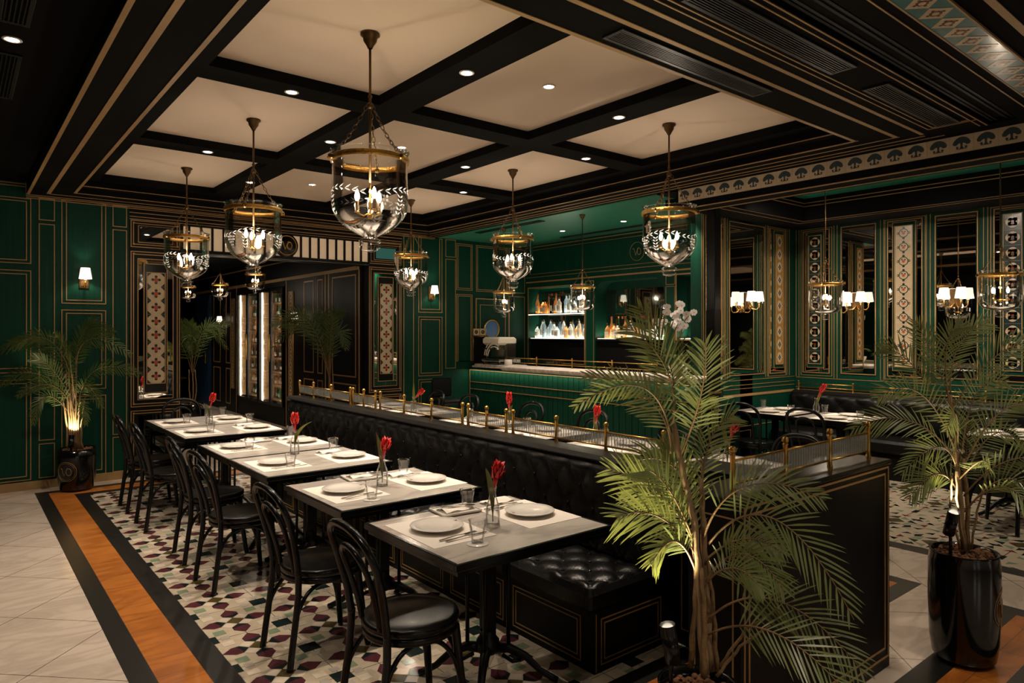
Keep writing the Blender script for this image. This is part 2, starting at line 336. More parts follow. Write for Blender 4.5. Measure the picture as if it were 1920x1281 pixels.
for i in range(-1, 9):
    for j in range(-6, 12):
        cx, cy = 1.252+px*i, 4.06+py*j; bx, by = cx-px/2, cy+py/2
        if cx > X1+.2 or cy > Y1+.3 or cy < Y0-.3: continue
        cr(bx, by, .047, .047, 'tblack')                                   # dark square at the tile corner
        for sx, sy in ((1, 1), (-1, -1)): cr(bx+sx*.079, by+sy*.079, .030, .030, 'tsage')
        for sx, sy in ((1, -1), (-1, 1)): cr(bx+sx*.079, by+sy*.079, .030, .030, 'twhite')
        for sx, sy in ((1.9, 0), (-1.9, 0), (0, 1.9), (0, -1.9)): cr(bx+sx*.045, by+sy*.045, .022, .022, 'tgrey', .0014)
        if X0+.16 < cx < X1-.12 and Y0+.16 < cy < Y1-.15:
            for q in range(4):
                c, s = math.cos(q*PI/2), math.sin(q*PI/2)
                def R(u, v): return (cx+u*c-v*s, cy+u*s+v*c)
                flat(mb, [R(.052, 0), R(.088, -.044), R(.128, -.046), R(.184, 0), R(.128, .046), R(.088, .044)], .0016, 'tplum')
                flat(mb, [R(.052, 0), R(.088, -.044), R(.104, -.045), R(.090, 0), R(.088, .044)], .0023, 'tblack')
                flat(mb, [R(.048, .008), R(.086, .046), R(.046, .086), R(.008, .048)], .0016, 'twhite')
            flat(mb, [(cx+.050, cy), (cx, cy+.050), (cx-.050, cy), (cx, cy-.050)], .0018, 'tolive')
for i in range(0, 19):   # joints
    x = 1.252-px/2+px/2*i
    if X0 < x < X1: frect(mb, x-.0015, x+.0015, Y0, Y1, .0011, 'tgrn')
for j in range(-12, 24):
    y = 4.06+py/2*j
    if Y0 < y < Y1: frect(mb, X0, X1, y-.0015, y+.0015, .0011, 'tgrn')
mb.build('mosaic_inlay', floor)
mb = MB(); frect(mb, 5.77, 8.75, -3, 4.73, .0004, 'tbeige'); sp = .46
for i in range(0, 7):
    for j in range(-11, 7):
        cx, cy = 5.98+sp*i, 2.10+sp*j
        if not (5.7 < cx < 8.6 and -2.9 < cy < 4.6): continue
        def tri(pts, k, z=.0014):
            pp = [(min(max(cx+1.38*x*sp, 5.77), 8.75), min(max(cy+1.38*y*sp, -3), 4.73)) for x, y in pts]; flat(mb, pp, z, k)
        if (i+j) % 2 == 0:
            tri([(-.13, 0), (0, -.13), (.13, 0), (0, .13)], 'tolive')
            for q in range(4):
                c, s = math.cos(q*PI/2), math.sin(q*PI/2)
                def T(pts): return [(x*c-y*s, x*s+y*c) for x, y in pts]
                tri(T([(.15, .02), (.28, .02), (.15, .15)]), 'tblack'); tri(T([(.15, -.02), (.28, -.02), (.15, -.15)]), 'tsage')
                tri(T([(.32, 0), (.40, -.07), (.40, .07)]), 'tmaroon'); tri(T([(.2, .2), (.3, .2), (.2, .3)]), 'tblack'); tri(T([(.3, .34), (.34, .3), (.3, .22)]), 'tsage')
                tri(T([(.16, -.18), (.25, -.11), (.28, -.22)]), 'tblack'); tri(T([(.36, .12), (.46, .12), (.36, .22)]), 'tblack')
        else:
            tri([(-.09, -.035), (.09, -.035), (.09, .035), (-.09, .035)], 'tblack'); tri([(-.32, -.005), (.32, -.005), (.32, .005), (-.32, .005)], 'torange' if False else 'tmaroon')
            for q in range(4):
                c, s = math.cos(q*PI/2), math.sin(q*PI/2)
                def T(pts): return [(x*c-y*s, x*s+y*c) for x, y in pts]
                tri(T([(.12, .1), (.24, .1), (.12, .2)]), 'tsage'); tri(T([(.28, -.12), (.38, -.12), (.33, -.2)]), 'tblack'); tri(T([(.3, .16), (.42, .2), (.34, .26)]), 'tblack')
mb.build('star_mosaic_inlay', floor)

# ================================================================== ceiling
mb = MB(); mb.box(.98, 5.32, 2.39, 8.42, 3.30, 3.36, 'cream'); struct('ceiling', mb)
mb = MB()     # coffer beams and their perimeter band
for x0, x1 in ((.98, 1.16), (2.28, 2.53), (3.635, 3.89), (5.05, 5.32)): mb.box(x0, x1, 2.39, 8.42, 3.232, 3.31, 'blackc')
for y0, y1 in ((2.39, 2.58), (4.26, 4.495), (6.185, 6.43), (8.18, 8.42)):
    for x0, x1 in ((1.16, 2.28), (2.53, 3.635), (3.89, 5.05)): mb.box(x0, x1, y0, y1, 3.232, 3.31, 'blackc')
b = struct('trim_1', mb)
mb = MB()
mb.box(5.19, 5.34, 2.39, 8.3, 3.165, 3.24, 'blackc'); mb.box(.98, 5.19, 8.28, 8.44, 3.165, 3.24, 'blackc')
mb.box(5.184, 5.19, 2.39, 8.28, 3.165, 3.172, 'goldw'); mb.box(.98, 5.19, 8.274, 8.28, 3.165, 3.172, 'goldw'); mb.build('coffer_moulding', b)
mb = MB()     # soffit
mb.box(.585, .985, -5, 8.83, 3.11, 3.4, 'blackc'); mb.box(.985, 5.72, 8.40, 8.83, 3.11, 3.4, 'blackc')
mb.box(5.30, 5.72, 1.62, 8.40, 3.11, 3.4, 'blackc'); mb.box(.985, 5.30, 1.62, 2.39, 3.11, 3.4, 'blackc')
mb.box(5.60, 5.76, -5, 1.62, 3.11, 3.4, 'blackc')
s = struct('trim_2', mb)
mb = MB()
def gl(x0, x1, y0, y1, k='goldw', z=3.11): mb.box(x0, x1, y0, y1, z-.004, z+.001, k)
gl(.585, .612, -3, 8.80); gl(.745, .780, -3, 8.62); gl(.962, .988, 2.39, 8.42)
for w, k in ((0, 'gold'),): pass
gl(.60, 5.50, 8.785, 8.80, 'gold'); gl(.78, 5.42, 8.62, 8.632, 'gold'); gl(.962, 5.32, 8.398, 8.412, 'gold')
gl(5.295, 5.315, 2.37, 8.4, 'gold'); gl(5.43, 5.442, 2.13, 8.62, 'gold'); gl(5.55, 5.562, 2.0, 8.785, 'gold'); gl(5.64, 5.65, 1.9, 8.8, 'gold')
gl(.962, 5.315, 2.378, 2.405); gl(.780, 5.442, 2.135, 2.165); gl(.78, 5.5, 1.985, 2.010); gl(.78, 5.40, 1.918, 1.926); gl(.78, 5.37, 1.880, 1.888)
gl(.78, 5.58, 1.655, 1.663); gl(.78, 5.60, 1.617, 1.625); gl(5.365, 5.373, 1.66, 1.888); gl(5.395, 5.403, 1.62, 1.926)
mb.build('gilt_moulding', s)
mb = MB()     # near ceiling: recess with stepped mouldings, then the band with the teal tiles
mb.box(.985, 5.60, 1.44, 1.62, 3.16, 3.4, 'blackc'); mb.box(.985, 5.52, 1.47, 1.56, 3.13, 3.17, 'blackc')
for y in (1.585, 1.56, 1.50, 1.47): mb.box(.985, 5.58, y-.008, y+.008, 3.125, 3.165, 'black')
mb.box(.985, 5.60, .90, 1.44, 3.11, 3.4, 'blackc'); mb.box(.985, 5.60, -5, .90, 3.26, 3.4, 'cream')
mb.box(.985, 5.40, 1.333, 1.341, 3.106, 3.111, 'goldw'); mb.box(.985, 5.60, .985, 1.02, 3.106, 3.111, 'goldw')
nb = struct('trim_3', mb)
mb = MB(); mb.box(1.2, 5.35, 1.115, 1.270, 3.100, 3.112, 'tteal'); mb.box(1.2, 5.35, 1.270, 1.279, 3.098, 3.112, 'goldw'); mb.box(1.2, 5.35, 1.106, 1.115, 3.098, 3.112, 'goldw')
HZ = Hz(3.100)
for i in range(26):
    x = 1.45+.1527*i
    HZ.poly(mb, [(x-.072, 1.1925), (x, 1.120), (x+.072, 1.1925), (x, 1.265)], .0006, 'tcream'); HZ.disc(mb, x, 1.1925, .028, .002, 'tmaroon', 8); HZ.disc(mb, x, 1.1925, .016, .0032, 'tcream', 8)
    for q in range(4): HZ.disc(mb, x+.033*math.cos(q*PI/2), 1.1925+.033*math.sin(q*PI/2), .008, .002, 'tgrn', 5)
mb.build('teal_tile_band', nb)
mb = MB(); mb.box(-4.2, .585, -5.2, 8.9, 3.235, 3.4, 'blackc'); struct('trim_4', mb)      # dark lower aisle ceiling
# header over the dining bay, faced with tree tiles
mb = MB(); mb.box(5.76, 6.02, -5, 4.40, 2.93, 3.4, 'blackc'); mb.box(5.72, 6.02, 4.40, 4.62, 3.1, 3.4, 'blackc')
mb.box(5.77, 6.02, -5, 4.39, 2.915, 2.93, 'blackc')
fr = struct('trim_5', mb)
mb = MB(); mb.box(5.745, 5.765, -3, 4.364, 2.985, 3.109, 'tcream')
FR = Pl((5.745, 0, 0), (0, 1, 0), (-1, 0, 0)); FE = Pl((0, 4.40, 0), (1, 0, 0), (0, 1, 0))
for i in range(46):
    a = 4.364-.154*(i+.5); z = 3.047
    FR.vl(mb, a-.077, 2.985, 3.109, .002, 'tgrey', .001)
    FR.poly(mb, [(a-.053, z-.008), (a-.058, z+.008), (a-.046, z+.028), (a-.030, z+.042), (a-.010, z+.050), (a+.010, z+.050), (a+.030, z+.042), (a+.046, z+.028), (a+.058, z+.008), (a+.053, z-.008), (a+.034, z-.010), (a+.016, z+.004), (a-.016, z+.004), (a-.034, z-.010)], .0008, 'tblue')
    FR.poly(mb, [(a-.014, z-.038), (a+.014, z-.038), (a+.006, z-.018), (a+.009, z+.006), (a-.009, z+.006), (a-.006, z-.018)], .0008, 'tblue')
    FR.disc(mb, a-.028, z-.026, .009, .0008, 'tblue', 6); FR.disc(mb, a+.028, z-.026, .009, .0008, 'tblue', 6); FR.poly(mb, [(a-.035, z-.040), (a+.035, z-.040), (a+.03, z-.035), (a-.03, z-.035)], .0008, 'tblue')
mb.build('tree_tile_frieze', fr)
mb = MB(); mb.box(5.762, 5.775, -3, 4.39, 2.913, 2.922, 'gold'); mb.box(5.95, 5.96, -3, 4.3, 2.908, 2.916, 'gold'); mb.build('gilt_moulding', fr)
# dining bay ceiling: dark soffit with a green coffer
mb = MB(); Zr = 3.03
mb.box(6.02, 6.4, -5, 4.75, Zr, 3.4, 'blackc'); mb.box(6.4, 8.12, 4.28, 4.75, Zr, 3.4, 'blackc'); mb.box(8.12, 8.9, -5, 4.75, Zr, 3.4, 'blackc')
mb.box(6.4, 8.12, -5, 4.28, 3.30, 3.4, 'greenc')
bc = struct('trim_6', mb)
mb = MB()
for d, z in ((.02, Zr-.004), (.14, Zr-.004)):
    mb.box(6.4-d-.008, 6.4-d, -3, 4.28+d, z, Zr+.001, 'gold'); mb.box(6.4-d, 8.12+d, 4.28+d, 4.288+d, z, Zr+.001, 'gold'); mb.box(8.12+d, 8.128+d, -3, 4.288+d, z, Zr+.001, 'gold')
for z in (3.20, 3.24):
    mb.box(6.40, 6.408, -3, 4.28, z, z+.008, 'gold'); mb.box(6.4, 8.12, 4.272, 4.28, z, z+.008, 'gold'); mb.box(8.112, 8.12, -3, 4.28, z, z+.008, 'gold')
mb.build('gilt_moulding', bc)
# bar ceiling
mb = MB(); mb.box(5.72, 7.9, 4.62, 8.83, 3.10, 3.4, 'greenc'); struct('trim_7', mb)

# ================================================================== walls
def grid_lines(P, mb, specs, z1=3.1):
    for a0, a1, z0, zz in specs: P.rect(mb, a0, a1, z0, zz)
mb = MB(); mb.box(-4.2, 1.545, 8.82, 9.0, 0, 3.4, 'green'); mb.box(5.09, 5.66+2.0, 8.82, 9.0, 0, 3.4, 'green')
for x0, x1 in ((1.545, 2.09), (4.545, 5.09)): mb.box(x0, x1, 8.815, 9.0, 0, 3.4, 'black')
mb.box(2.09, 4.545, 8.815, 9.0, 2.60, 3.4, 'black')
wb = struct('wall_back', mb)
mb = MB(); g = lambda *a: BACK.rect(mb, *a)
for dx in (0, -1.45, -2.9):   # panels continue to the left of the frame
    g(-.76+dx, .629+dx, 2.381, 3.07); g(-.72+dx, .592+dx, 2.414, 3.04); g(-.76+dx, .629+dx, 1.234, 2.311); g(-.72+dx, .592+dx, 1.278, 2.275); g(-.76+dx, .629+dx, .10, 1.164); g(-.72+dx, .592+dx, .138, 1.126)
g(.694, .838, 2.853, 3.09); g(.694, .838, .504, 2.817); g(.694, .838, .107, .473)
g(.896, 1.317, 1.971, 3.09); g(.938, 1.279, 2.005, 3.09); g(.896, 1.317, 1.029, 1.905); g(.938, 1.279, 1.071, 1.87); g(.896, 1.317, .078, .961); g(.938, 1.279, .124, .925)
g(1.38, 1.523, 2.85, 3.09); g(1.38, 1.523, .502, 2.82); g(1.38, 1.523, .084, .478)
g(5.371, 5.796, 1.955, 3.09); g(5.414, 5.753, 2.0, 3.09); g(5.371, 5.796, 1.0, 1.893); g(5.414, 5.753, 1.04, 1.855); g(5.371, 5.796, .1, .953); g(5.414, 5.753, .14, .915)
g(5.856, 6.045, 2.82, 3.09); g(5.856, 6.045, 1.1, 2.79); BACK.vl(mb, 5.124, .1, 3.09); BACK.vl(mb, 5.287, .1, 3.09)
g(6.06, 6.364, 2.318, 3.045); g(6.085, 6.339, 2.345, 3.02); g(6.437, 7.08, 2.31, 3.045); g(6.462, 7.055, 2.335, 3.02); g(7.11, 7.45, 2.31, 3.045)
g(6.06, 6.364, 1.2, 2.255); g(6.085, 6.339, 1.2, 2.23); g(7.11, 7.45, .2, 2.255)
mb.box(.58, .586, 8.78, 8.82, 3.11, 3.235, 'gold')
for z in (3.19, 3.217): BACK.hl(mb, -3.5, .58, z)
for z in (3.095, 3.075): BACK.hl(mb, .585, 5.66, z)
for z in (3.03, 2.985, 2.955): BACK.hl(mb, 1.55, 5.09, z)
# mirror pillars: framed transom above, framed tile panel below
for a0, a1, mk in ((1.56, 2.08, 'mirror'), (4.56, 5.08, 'mirror')):
    for z0, z1 in ((2.635, 2.945), (.80, 2.59), (.08, .76)):
        g(a0, a1, z0, z1); g(a0+.025, a1-.025, z0+.03, z1-.03)
        for a in (a0+.022, a1-.034):
            for z in (z0+.027, z1-.039): BACK.box(mb, a, a+.018, z, z+.018, 0, .012, 'gold')
    g(a0+.075, a1-.075, 2.69, 2.89); g(a0+.07, a1-.07, .88, 2.51)
mb.build('gilt_moulding', wb)
for a0, a1, k in ((1.56, 2.08, 'mirror'), (4.56, 5.08, 'tealrefl')):
    mb = MB(); BACK.box(mb, a0+.09, a1-.09, 2.705, 2.875, .004, .012, 'mirror' if a0 < 3 else 'tealrefl')
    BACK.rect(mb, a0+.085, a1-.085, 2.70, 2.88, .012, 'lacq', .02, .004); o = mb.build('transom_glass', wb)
    o['label'] = 'small mirror transom' if a0 < 3 else 'transom mirror with teal reflection painted as glow'
    mb = MB(); BACK.box(mb, a0+.082, a1-.082, .895, 2.495, .004, .012, 'mirror'); mb.build('mirror', wb)
    mb = MB(); BACK.box(mb, a0+.135, a1-.145, .96, 2.45, .012, .024, 'lacq'); BACK.rect(mb, a0+.13, a1-.14, .955, 2.455, .008, 'gold', .004, .022); mb.build('panel', wb)
    tile_strip(Pl((0, 8.796, 0), (1, 0, 0), (0, -1, 0)), a0+.163, a1-.170, 1.068, 2.345, 'tdark', motif_rose, 8, wb, .012)
    mb = MB(); BACK.box(mb, a0+.08, a1-.08, .14, .70, .004, .012, 'mirrord'); mb.build('mirror', wb)
# lit fabric clerestory over the opening with a round monogram badge
mb = MB(); xs = [2.10, 2.178, 2.313, 2.442, 2.574, 2.70, 2.83, 2.955, 3.08, 3.205, 3.32, 3.435, 3.557, 3.681, 3.802, 3.928, 4.054, 4.176, 4.299, 4.425, 4.545]
for i in range(len(xs)-1): BACK.box(mb, xs[i]+.012, xs[i+1]-.012, 2.650, 2.925, .002, .010, 'lit')
mb.build('lit_panel', wb)
mb = MB()
for x in xs: BACK.box(mb, x-.012, x+.012, 2.64, 2.935, 0, .035, 'black')
BACK.box(mb, 2.09, 4.55, 2.60, 2.65, 0, .04, 'black'); BACK.box(mb, 2.09, 4.55, 2.925, 2.945, 0, .04, 'black'); BACK.hl(mb, 2.09, 4.55, 2.607, .006, 'steel', .006, .04); mb.build('slat_frame', wb)
mb = MB(); mb.lathe([(1e-4, .05), (.15, .05), (.155, .04), (.155, 0)], 'lacq', (0, 0, 0), 32, 'y')
for i in range(len(mb.v)): v = mb.v[i]; mb.v[i] = (v[0]+3.355, 8.82-.005-v[1], v[2]+2.79)
monogram(mb, lambda x, y: (3.355+x, 8.762, 2.79+y), .125, 'gilt', .007); mb.build('monogram_badge', wb)
# baseboard
mb = MB(); mb.box(-4.2, 1.53, 8.79, 8.82, 0, .085, 'goldw'); mb.box(5.10, 5.80, 8.79, 8.82, 0, .085, 'goldw'); bb = mb.build('baseboard_back'); bb['kind'] = 'structure'

# bar wall with its niches
NY = [(7.43, 8.74, 1.555, 2.385), (5.91, 7.20, 1.56, 2.415), (5.25, 5.70, 1.57, 2.42)]
mb = MB(); ys = [4.93, 5.25, 5.70, 5.91, 7.20, 7.43, 8.74, 8.82]
def W(y0, y1, z0, z1, k='green'): mb.box(7.47, 7.74, y0, y1, z0, z1, k)
W(4.75, 5.25, 0, 3.4); W(5.70, 5.91, 0, 3.4); W(7.20, 7.43, 0, 3.4); W(8.74, 9.0, 0, 3.4)
for y0, y1, z0, z1 in NY: W(y0, y1, z1, 3.4); W(y0, y1, .9, z0 if False else 1.0); mb.box(7.70, 7.8, y0-.02, y1+.02, .9, z1+.05, 'green')
for y0, y1, z0, z1 in NY: mb.box(7.47, 7.74, y0, y1, z0-.03, z0, 'lacq'); mb.box(7.52, 7.70, y0, y1, 1.0, z0-.03, 'black')
for sy, yy in ((1, 5.91), (-1, 7.20)):        # rounded upper corners of the middle niche
    r = .20; pts = [(7.47, yy, 2.415)]+[(7.47, yy+sy*(r-r*math.cos(t)), 2.415-r+r*math.sin(t)) for t in [PI/2*i/8 for i in range(9)]]
    mb.prism(pts, (.27, 0, 0), 'green')
wbar = struct('wall_bar', mb)
mb = MB()
for y0, y1, z0, z1 in (NY[0], NY[2]): BARW.rect(mb, y0-.02, y1+.02, z0-.4 if y0 > 7 else z0-.02, z1+.02, .018)
BARW.hl(mb, 4.9, 8.8, 2.49, .022); BARW.hl(mb, 4.9, 8.8, 2.57, .007); BARW.hl(mb, 4.9, 8.8, 3.07, .012)
for y0, y1 in ((5.73, 5.88), (7.23, 7.40)): BARW.rect(mb, y0, y1, 1.1, 2.28, .006); BARW.rect(mb, y0, y1, 2.30, 2.44, .006)
BARW.rect(mb, 5.0, 8.7, 2.62, 3.02, .005); mb.build('gilt_moulding', wbar)
mb = MB(); monogram(mb, lambda x, y: (7.462, 6.38-x, 2.80+y), .13, 'gold', .004); mb.build('monogram_badge', wbar)
for y0, y1, z0, z1 in NY:
    mb = MB(); mb.box(7.695, 7.699, y0+.02, y1-.02, z0+.02, z1-(.06 if y0 != 5.91 else .12), 'mirrord'); mb.build('mirror', wbar)
    mb = MB(); mb.box(7.49, 7.51, y0+.03, y1-.03, z0, z0+.006, 'ledg')
    mb.box(7.68, 7.69, y0+.01, y1-.01, z0, z0+.008, 'ledg')
    if y0 > 7: mb.box(7.47, 7.70, y0, y1, 1.945, 1.965, 'lacq'); mb.box(7.466, 7.47, y0, y1, 1.944, 1.955, 'ledg'); mb.box(7.68, 7.69, y0+.01, y1-.01, 1.965, 1.973, 'ledg')
    o = mb.build('lit_shelf', wbar)
    light('AREA', 'niche_light', (7.60, (y0+y1)/2, z0+.02), 5.5*(y1-y0), WARM2, wbar, .08, rot=(PI, 0, 0), sy=y1-y0-.1)
    if y0 > 7: light('AREA', 'niche_light', (7.60, (y0+y1)/2, 1.985), 4.5*(y1-y0), WARM2, wbar, .08, rot=(PI, 0, 0), sy=y1-y0-.1)
# back counter under the niches
mb = MB(); mb.box(7.05, 7.47, 5.0, 8.78, 0, .98, 'black', .01); mb.box(7.02, 7.47, 5.0, 8.78, .98, 1.02, 'lacq', .006)
o = mb.build('back_bar_counter'); tag(o, 'long black counter under the lit bottle niches behind the bar', 'counter')
# partition between the bar and the dining bay
mb = MB(); mb.box(6.72, 8.95, 4.75, 4.93, 0, 3.4, 'green'); wp = struct('wall_partition', mb)
mb = MB(); g = lambda *a: PART.rect(mb, *a)
def mirror_panel(P, par, mb, a0, a1, z0=1.13, z1=3.0):       # plain mirror with a bevelled frame
    q = MB(); P.box(q, a0+.02, a1-.02, z0+.02, z1-.02, .004, .010, 'mirror'); q.build('mirror', par)
    P.rect(mb, a0, a1, z0, z1, .010, 'gold', .014)
    q = MB()
    for i, (b0, b1, c0, c1) in enumerate(((a0+.022, a0+.045, z0+.022, z1-.022), (a1-.045, a1-.022, z0+.022, z1-.022), (a0+.045, a1-.045, z0+.022, z0+.045), (a0+.045, a1-.045, z1-.045, z1-.022))): P.box(q, b0, b1, c0, c1, .009, .014, 'mirror')
    q.build('mirror_bevel', par)
def strip_panel(P, par, mb, a0, a1, base, fn, n=10, z0=1.125, z1=3.0, t0=1.25, t1=2.92, gap=.10, green='green'):
    q = MB(); P.box(q, a0+.015, a1-.015, z0+.015, z1-.015, .004, .010, 'mirror'); q.build('mirror', par)
    P.rect(mb, a0, a1, z0, z1, .010, 'gold', .014); P.rect(mb, a0-.03, a1+.03, z0-.035, z1+.02, .006, 'gold', .006)
    q = MB(); P.box(q, a0+gap-.03, a1-gap+.03, t0-.05, t1+.05, .010, .026, green); P.rect(q, a0+gap-.035, a1-gap+.035, t0-.055, t1+.055, .006, 'gold', .004, .024); q.build('panel', par)
    o = P.o+P.n*.026; tile_strip(Pl(o, P.u, P.n), a0+gap, a1-gap, t0, t1, base, fn, n, par, .010, 'goldw')
strip_panel(PART, wp, mb, 6.74, 7.11, 'tochre', motif_clover, 10); mirror_panel(PART, wp, mb, 7.22, 8.00); strip_panel(PART, wp, mb, 8.13, 8.50, 'tochre', motif_clover, 10)
for a in (7.15, 7.19, 8.04, 8.09, 8.56, 8.62): PART.vl(mb, a, 1.09, 3.03, .006)
for z in (1.07, 1.01, .965): PART.hl(mb, 6.74, 8.75, z, .006)
PART.hl(mb, 6.74, 8.75, .885, .03, 'goldw'); PART.hl(mb, 6.74, 8.75, .5, .008); g(6.8, 7.7, .12, .45)
for z in (3.05, 3.075): PART.hl(mb, 6.1, 8.75, z)
mb.box(6.716, 6.722, 4.77, 4.775, 1.2, 3.05, 'gold'); mb.build('gilt_moulding', wp)
# right wall
mb = MB(); mb.box(8.77, 8.95, -5.2, 4.93, 0, 3.4, 'green'); wr = struct('wall_right', mb); mb = MB()
for k in range(6):
    c = 4.455-1.08*k
    if c < -1.5: break
    if k % 2 == 0: strip_panel(RIGHT, wr, mb, c-.18, c+.18, 'tdark', motif_medallion)
    else: strip_panel(RIGHT, wr, mb, c-.195, c+.195, 'tcream', motif_wreath)
    if k < 5: mirror_panel(RIGHT, wr, mb, c-.54-.215, c-.54+.215)
    for d in (.235, .275, -.235, -.275): RIGHT.vl(mb, c+d, 1.07, 3.03, .006)
for z in (1.06, .93, .90): RIGHT.hl(mb, -3, 4.73, z, .007)
for z in (3.05, 3.075): RIGHT.hl(mb, -3, 4.73, z)
RIGHT.rect(mb, -2, 4.7, .12, .42); mb.build('gilt_moulding', wr)
# passage beyond the opening
mb = MB(); mb.box(4.5, 4.7, 9.0, 11.86, 0, 3.4, 'black'); mb.box(4.5, 4.7, 14.42, 20, 0, 3.4, 'black'); mb.box(5.15, 5.3, 11.8, 14.5, 0, 3.4, 'black')
mb.box(4.5, 5.3, 11.86, 14.42, 2.47, 3.4, 'black'); mb.box(4.5, 5.3, 11.80, 11.86, 0, 2.5, 'black'); mb.box(4.5, 5.3, 14.42, 14.5, 0, 2.5, 'black'); mb.box(4.5, 5.2, 11.86, 14.42, 0, .32, 'black')
wq = struct('wall_passage', mb); mb = MB()
PASS.hl(mb, 9.0, 19, 2.585, .05, 'goldw', .03); PASS.hl(mb, 9.0, 19, 2.9, .02)
for y0, y1 in ((9.1, 9.9), (10.25, 10.45), (10.6, 11.0), (14.9, 15.2), (15.6, 16.1)):
    PASS.rect(mb, y0, y1, 1.0, 2.5, .02); PASS.rect(mb, y0, y1, .15, .9, .02)
for y in (9.0, 10.02, 10.15, 11.78, 14.5): PASS.vl(mb, y, 0, 2.56, .03)
mb.build('gilt_moulding', wq)
tile_strip(PASS, 11.45, 11.62, .5, 2.35, 'tochre', motif_clover, 14, wq, .02, 'gold'); tile_strip(PASS, 14.62, 14.80, .5, 2.35, 'tochre', motif_clover, 14, wq, .02, 'gold')
mb = MB(); mb.box(-4.2, 9.2, 20.0, 20.2, 0, 3.4, 'black'); struct('wall_far', mb)
mb = MB(); mb.box(-.5, 4.6, 9.0, 20, 3.0, 3.1, 'blackc'); struct('trim_8', mb)
mb = MB(); mb.box(1.0, 1.2, 9.0, 20, 0, 3.4, 'black'); struct('wall_passage_left', mb)
mb = MB(); mb.box(4.46, 4.5, 16.3, 17.4, 0, 2.5, 'blue'); mb.box(4.45, 4.46, 16.36, 17.34, .1, 2.4, 'blue')
d = struct('door_2', mb); mb = MB(); mb.tube([(4.43, 16.5, .95), (4.43, 16.5, 1.2)], .012, 'brass', 8); mb.build('door_handle', d)
# walls behind and beside the camera, with two lit shop windows
mb = MB(); mb.box(-4.2, 9.0, -5.2, -5.0, 0, 3.4, 'black'); struct('wall_front', mb)
mb = MB(); mb.box(-4.2, -4.0, -5.2, 9, 0, 3.4, 'black'); struct('wall_left', mb)
for i, (x0, x1) in enumerate(((-1.6, -.5), (.4, 1.5), (5.4, 6.4))):
    mb = MB(); mb.box(x0, x1, -5.0, -4.97, .9, 2.3, 'window'); w = struct('window_%d' % (i+1), mb)
    mb = MB(); FW = Pl((0, -4.97, 0), (1, 0, 0), (0, 1, 0)); FW.rect(mb, x0-.04, x1+.04, .86, 2.34, .05, 'black', .04); FW.vl(mb, (x0+x1)/2, .9, 2.3, .03, 'black', .03); FW.hl(mb, x0, x1, 1.7, .03, 'black', .03); mb.build('window_frame', w)

# door with a round porthole behind the bar
mb = MB(); BACK.box(mb, 6.44, 7.08, 0, 2.18, 0, .02, 'green'); d = struct('door_1', mb)
mb = MB(); BACK.rect(mb, 6.42, 7.10, .0, 2.20, .014, 'gold', .02, .004); BACK.rect(mb, 6.50, 7.02, .2, 2.10, .008, 'gold', .006, .02); mb.build('door_frame', d)
mb = MB(); mb.tube([(6.73+.145*math.cos(t), 8.795, 1.71+.145*math.sin(t)) for t in [2*PI*i/28 for i in range(28)]], .014, 'brass', 8, closed=True); mb.build('porthole_ring', d)
mb = MB(); BACK.disc(mb, 6.73, 1.71, .14, .022, 'porth', 28, d=.004); mb.build('porthole_glass', d)
mb = MB(); BACK.box(mb, 6.60, 6.86, 2.195, 2.215, .02, .05, 'chrome'); mb.build('door_closer', d)
# ================================================================== lamps
def liq(name, col, t=.55, rough=.12):
    m = mat(name, col, rough); m.node_tree.nodes['Principled BSDF'].inputs['Transmission Weight'].default_value = t; M[name] = m
liq('amber', (.62, .34, .12)); liq('clearb', (.8, .85, .84), .75); liq('blueb', (.48, .62, .74), .6); liq('greenb', (.05, .14, .05), .3); liq('darkb', (.02, .018, .012), .1); liq('rose', (.8, .2, .06), .5)
# recessed downlights
pr = thing('recessed_downlight', '', 'ceiling light'); m_ = MB(); m_.lathe([(.030, .002), (.045, 0), (.047, -.004), (.044, -.006), (.034, -.006), (.030, .002)], 'linen', n=20); m_.build('trim_ring', pr)
m_ = MB(); m_.lathe([(1e-4, -.003), (.034, -.003)], 'lens', n=16); m_.build('lens', pr)
light('SPOT', 'beam', (0, 0, -.02), L_SPOT, WARM, pr, .03, 92, (0, 0, 0), 1)
P_ = Proto(pr)
for (x, y, z), l in {
 (2.405, 3.39, 3.232): 'on the left long beam, nearest the camera', (2.405, 5.33, 3.232): 'on the left long beam, in its middle', (2.405, 7.30, 3.232): 'on the left long beam, farthest',
 (3.765, 3.39, 3.232): 'on the right long beam, nearest the camera', (3.765, 5.33, 3.232): 'on the right long beam, in its middle', (3.765, 7.30, 3.232): 'on the right long beam, farthest',
 (1.71, 4.385, 3.232): 'on the nearer cross beam, left end', (1.71, 6.30, 3.232): 'on the farther cross beam, left end', (4.43, 4.385, 3.232): 'on the nearer cross beam, right end', (4.43, 6.31, 3.232): 'on the farther cross beam, right end',
 (3.075, 3.39, 3.30): 'in the middle of the nearest centre cream coffer', (3.075, 5.33, 3.30): 'in the middle of the second centre cream coffer', (3.08, 7.30, 3.30): 'in the middle of the farthest centre cream coffer',
 (.24, 4.55, 3.235): 'in the dark aisle ceiling at the top left, between two grilles', (6.70, 7.10, 3.10): 'in the green bar ceiling, farther from the camera', (6.73, 5.98, 3.10): 'in the green bar ceiling, nearer the camera'}.items():
    P_.at('small round lit downlight '+l, (x, y, z), 0, 'recessed downlights')
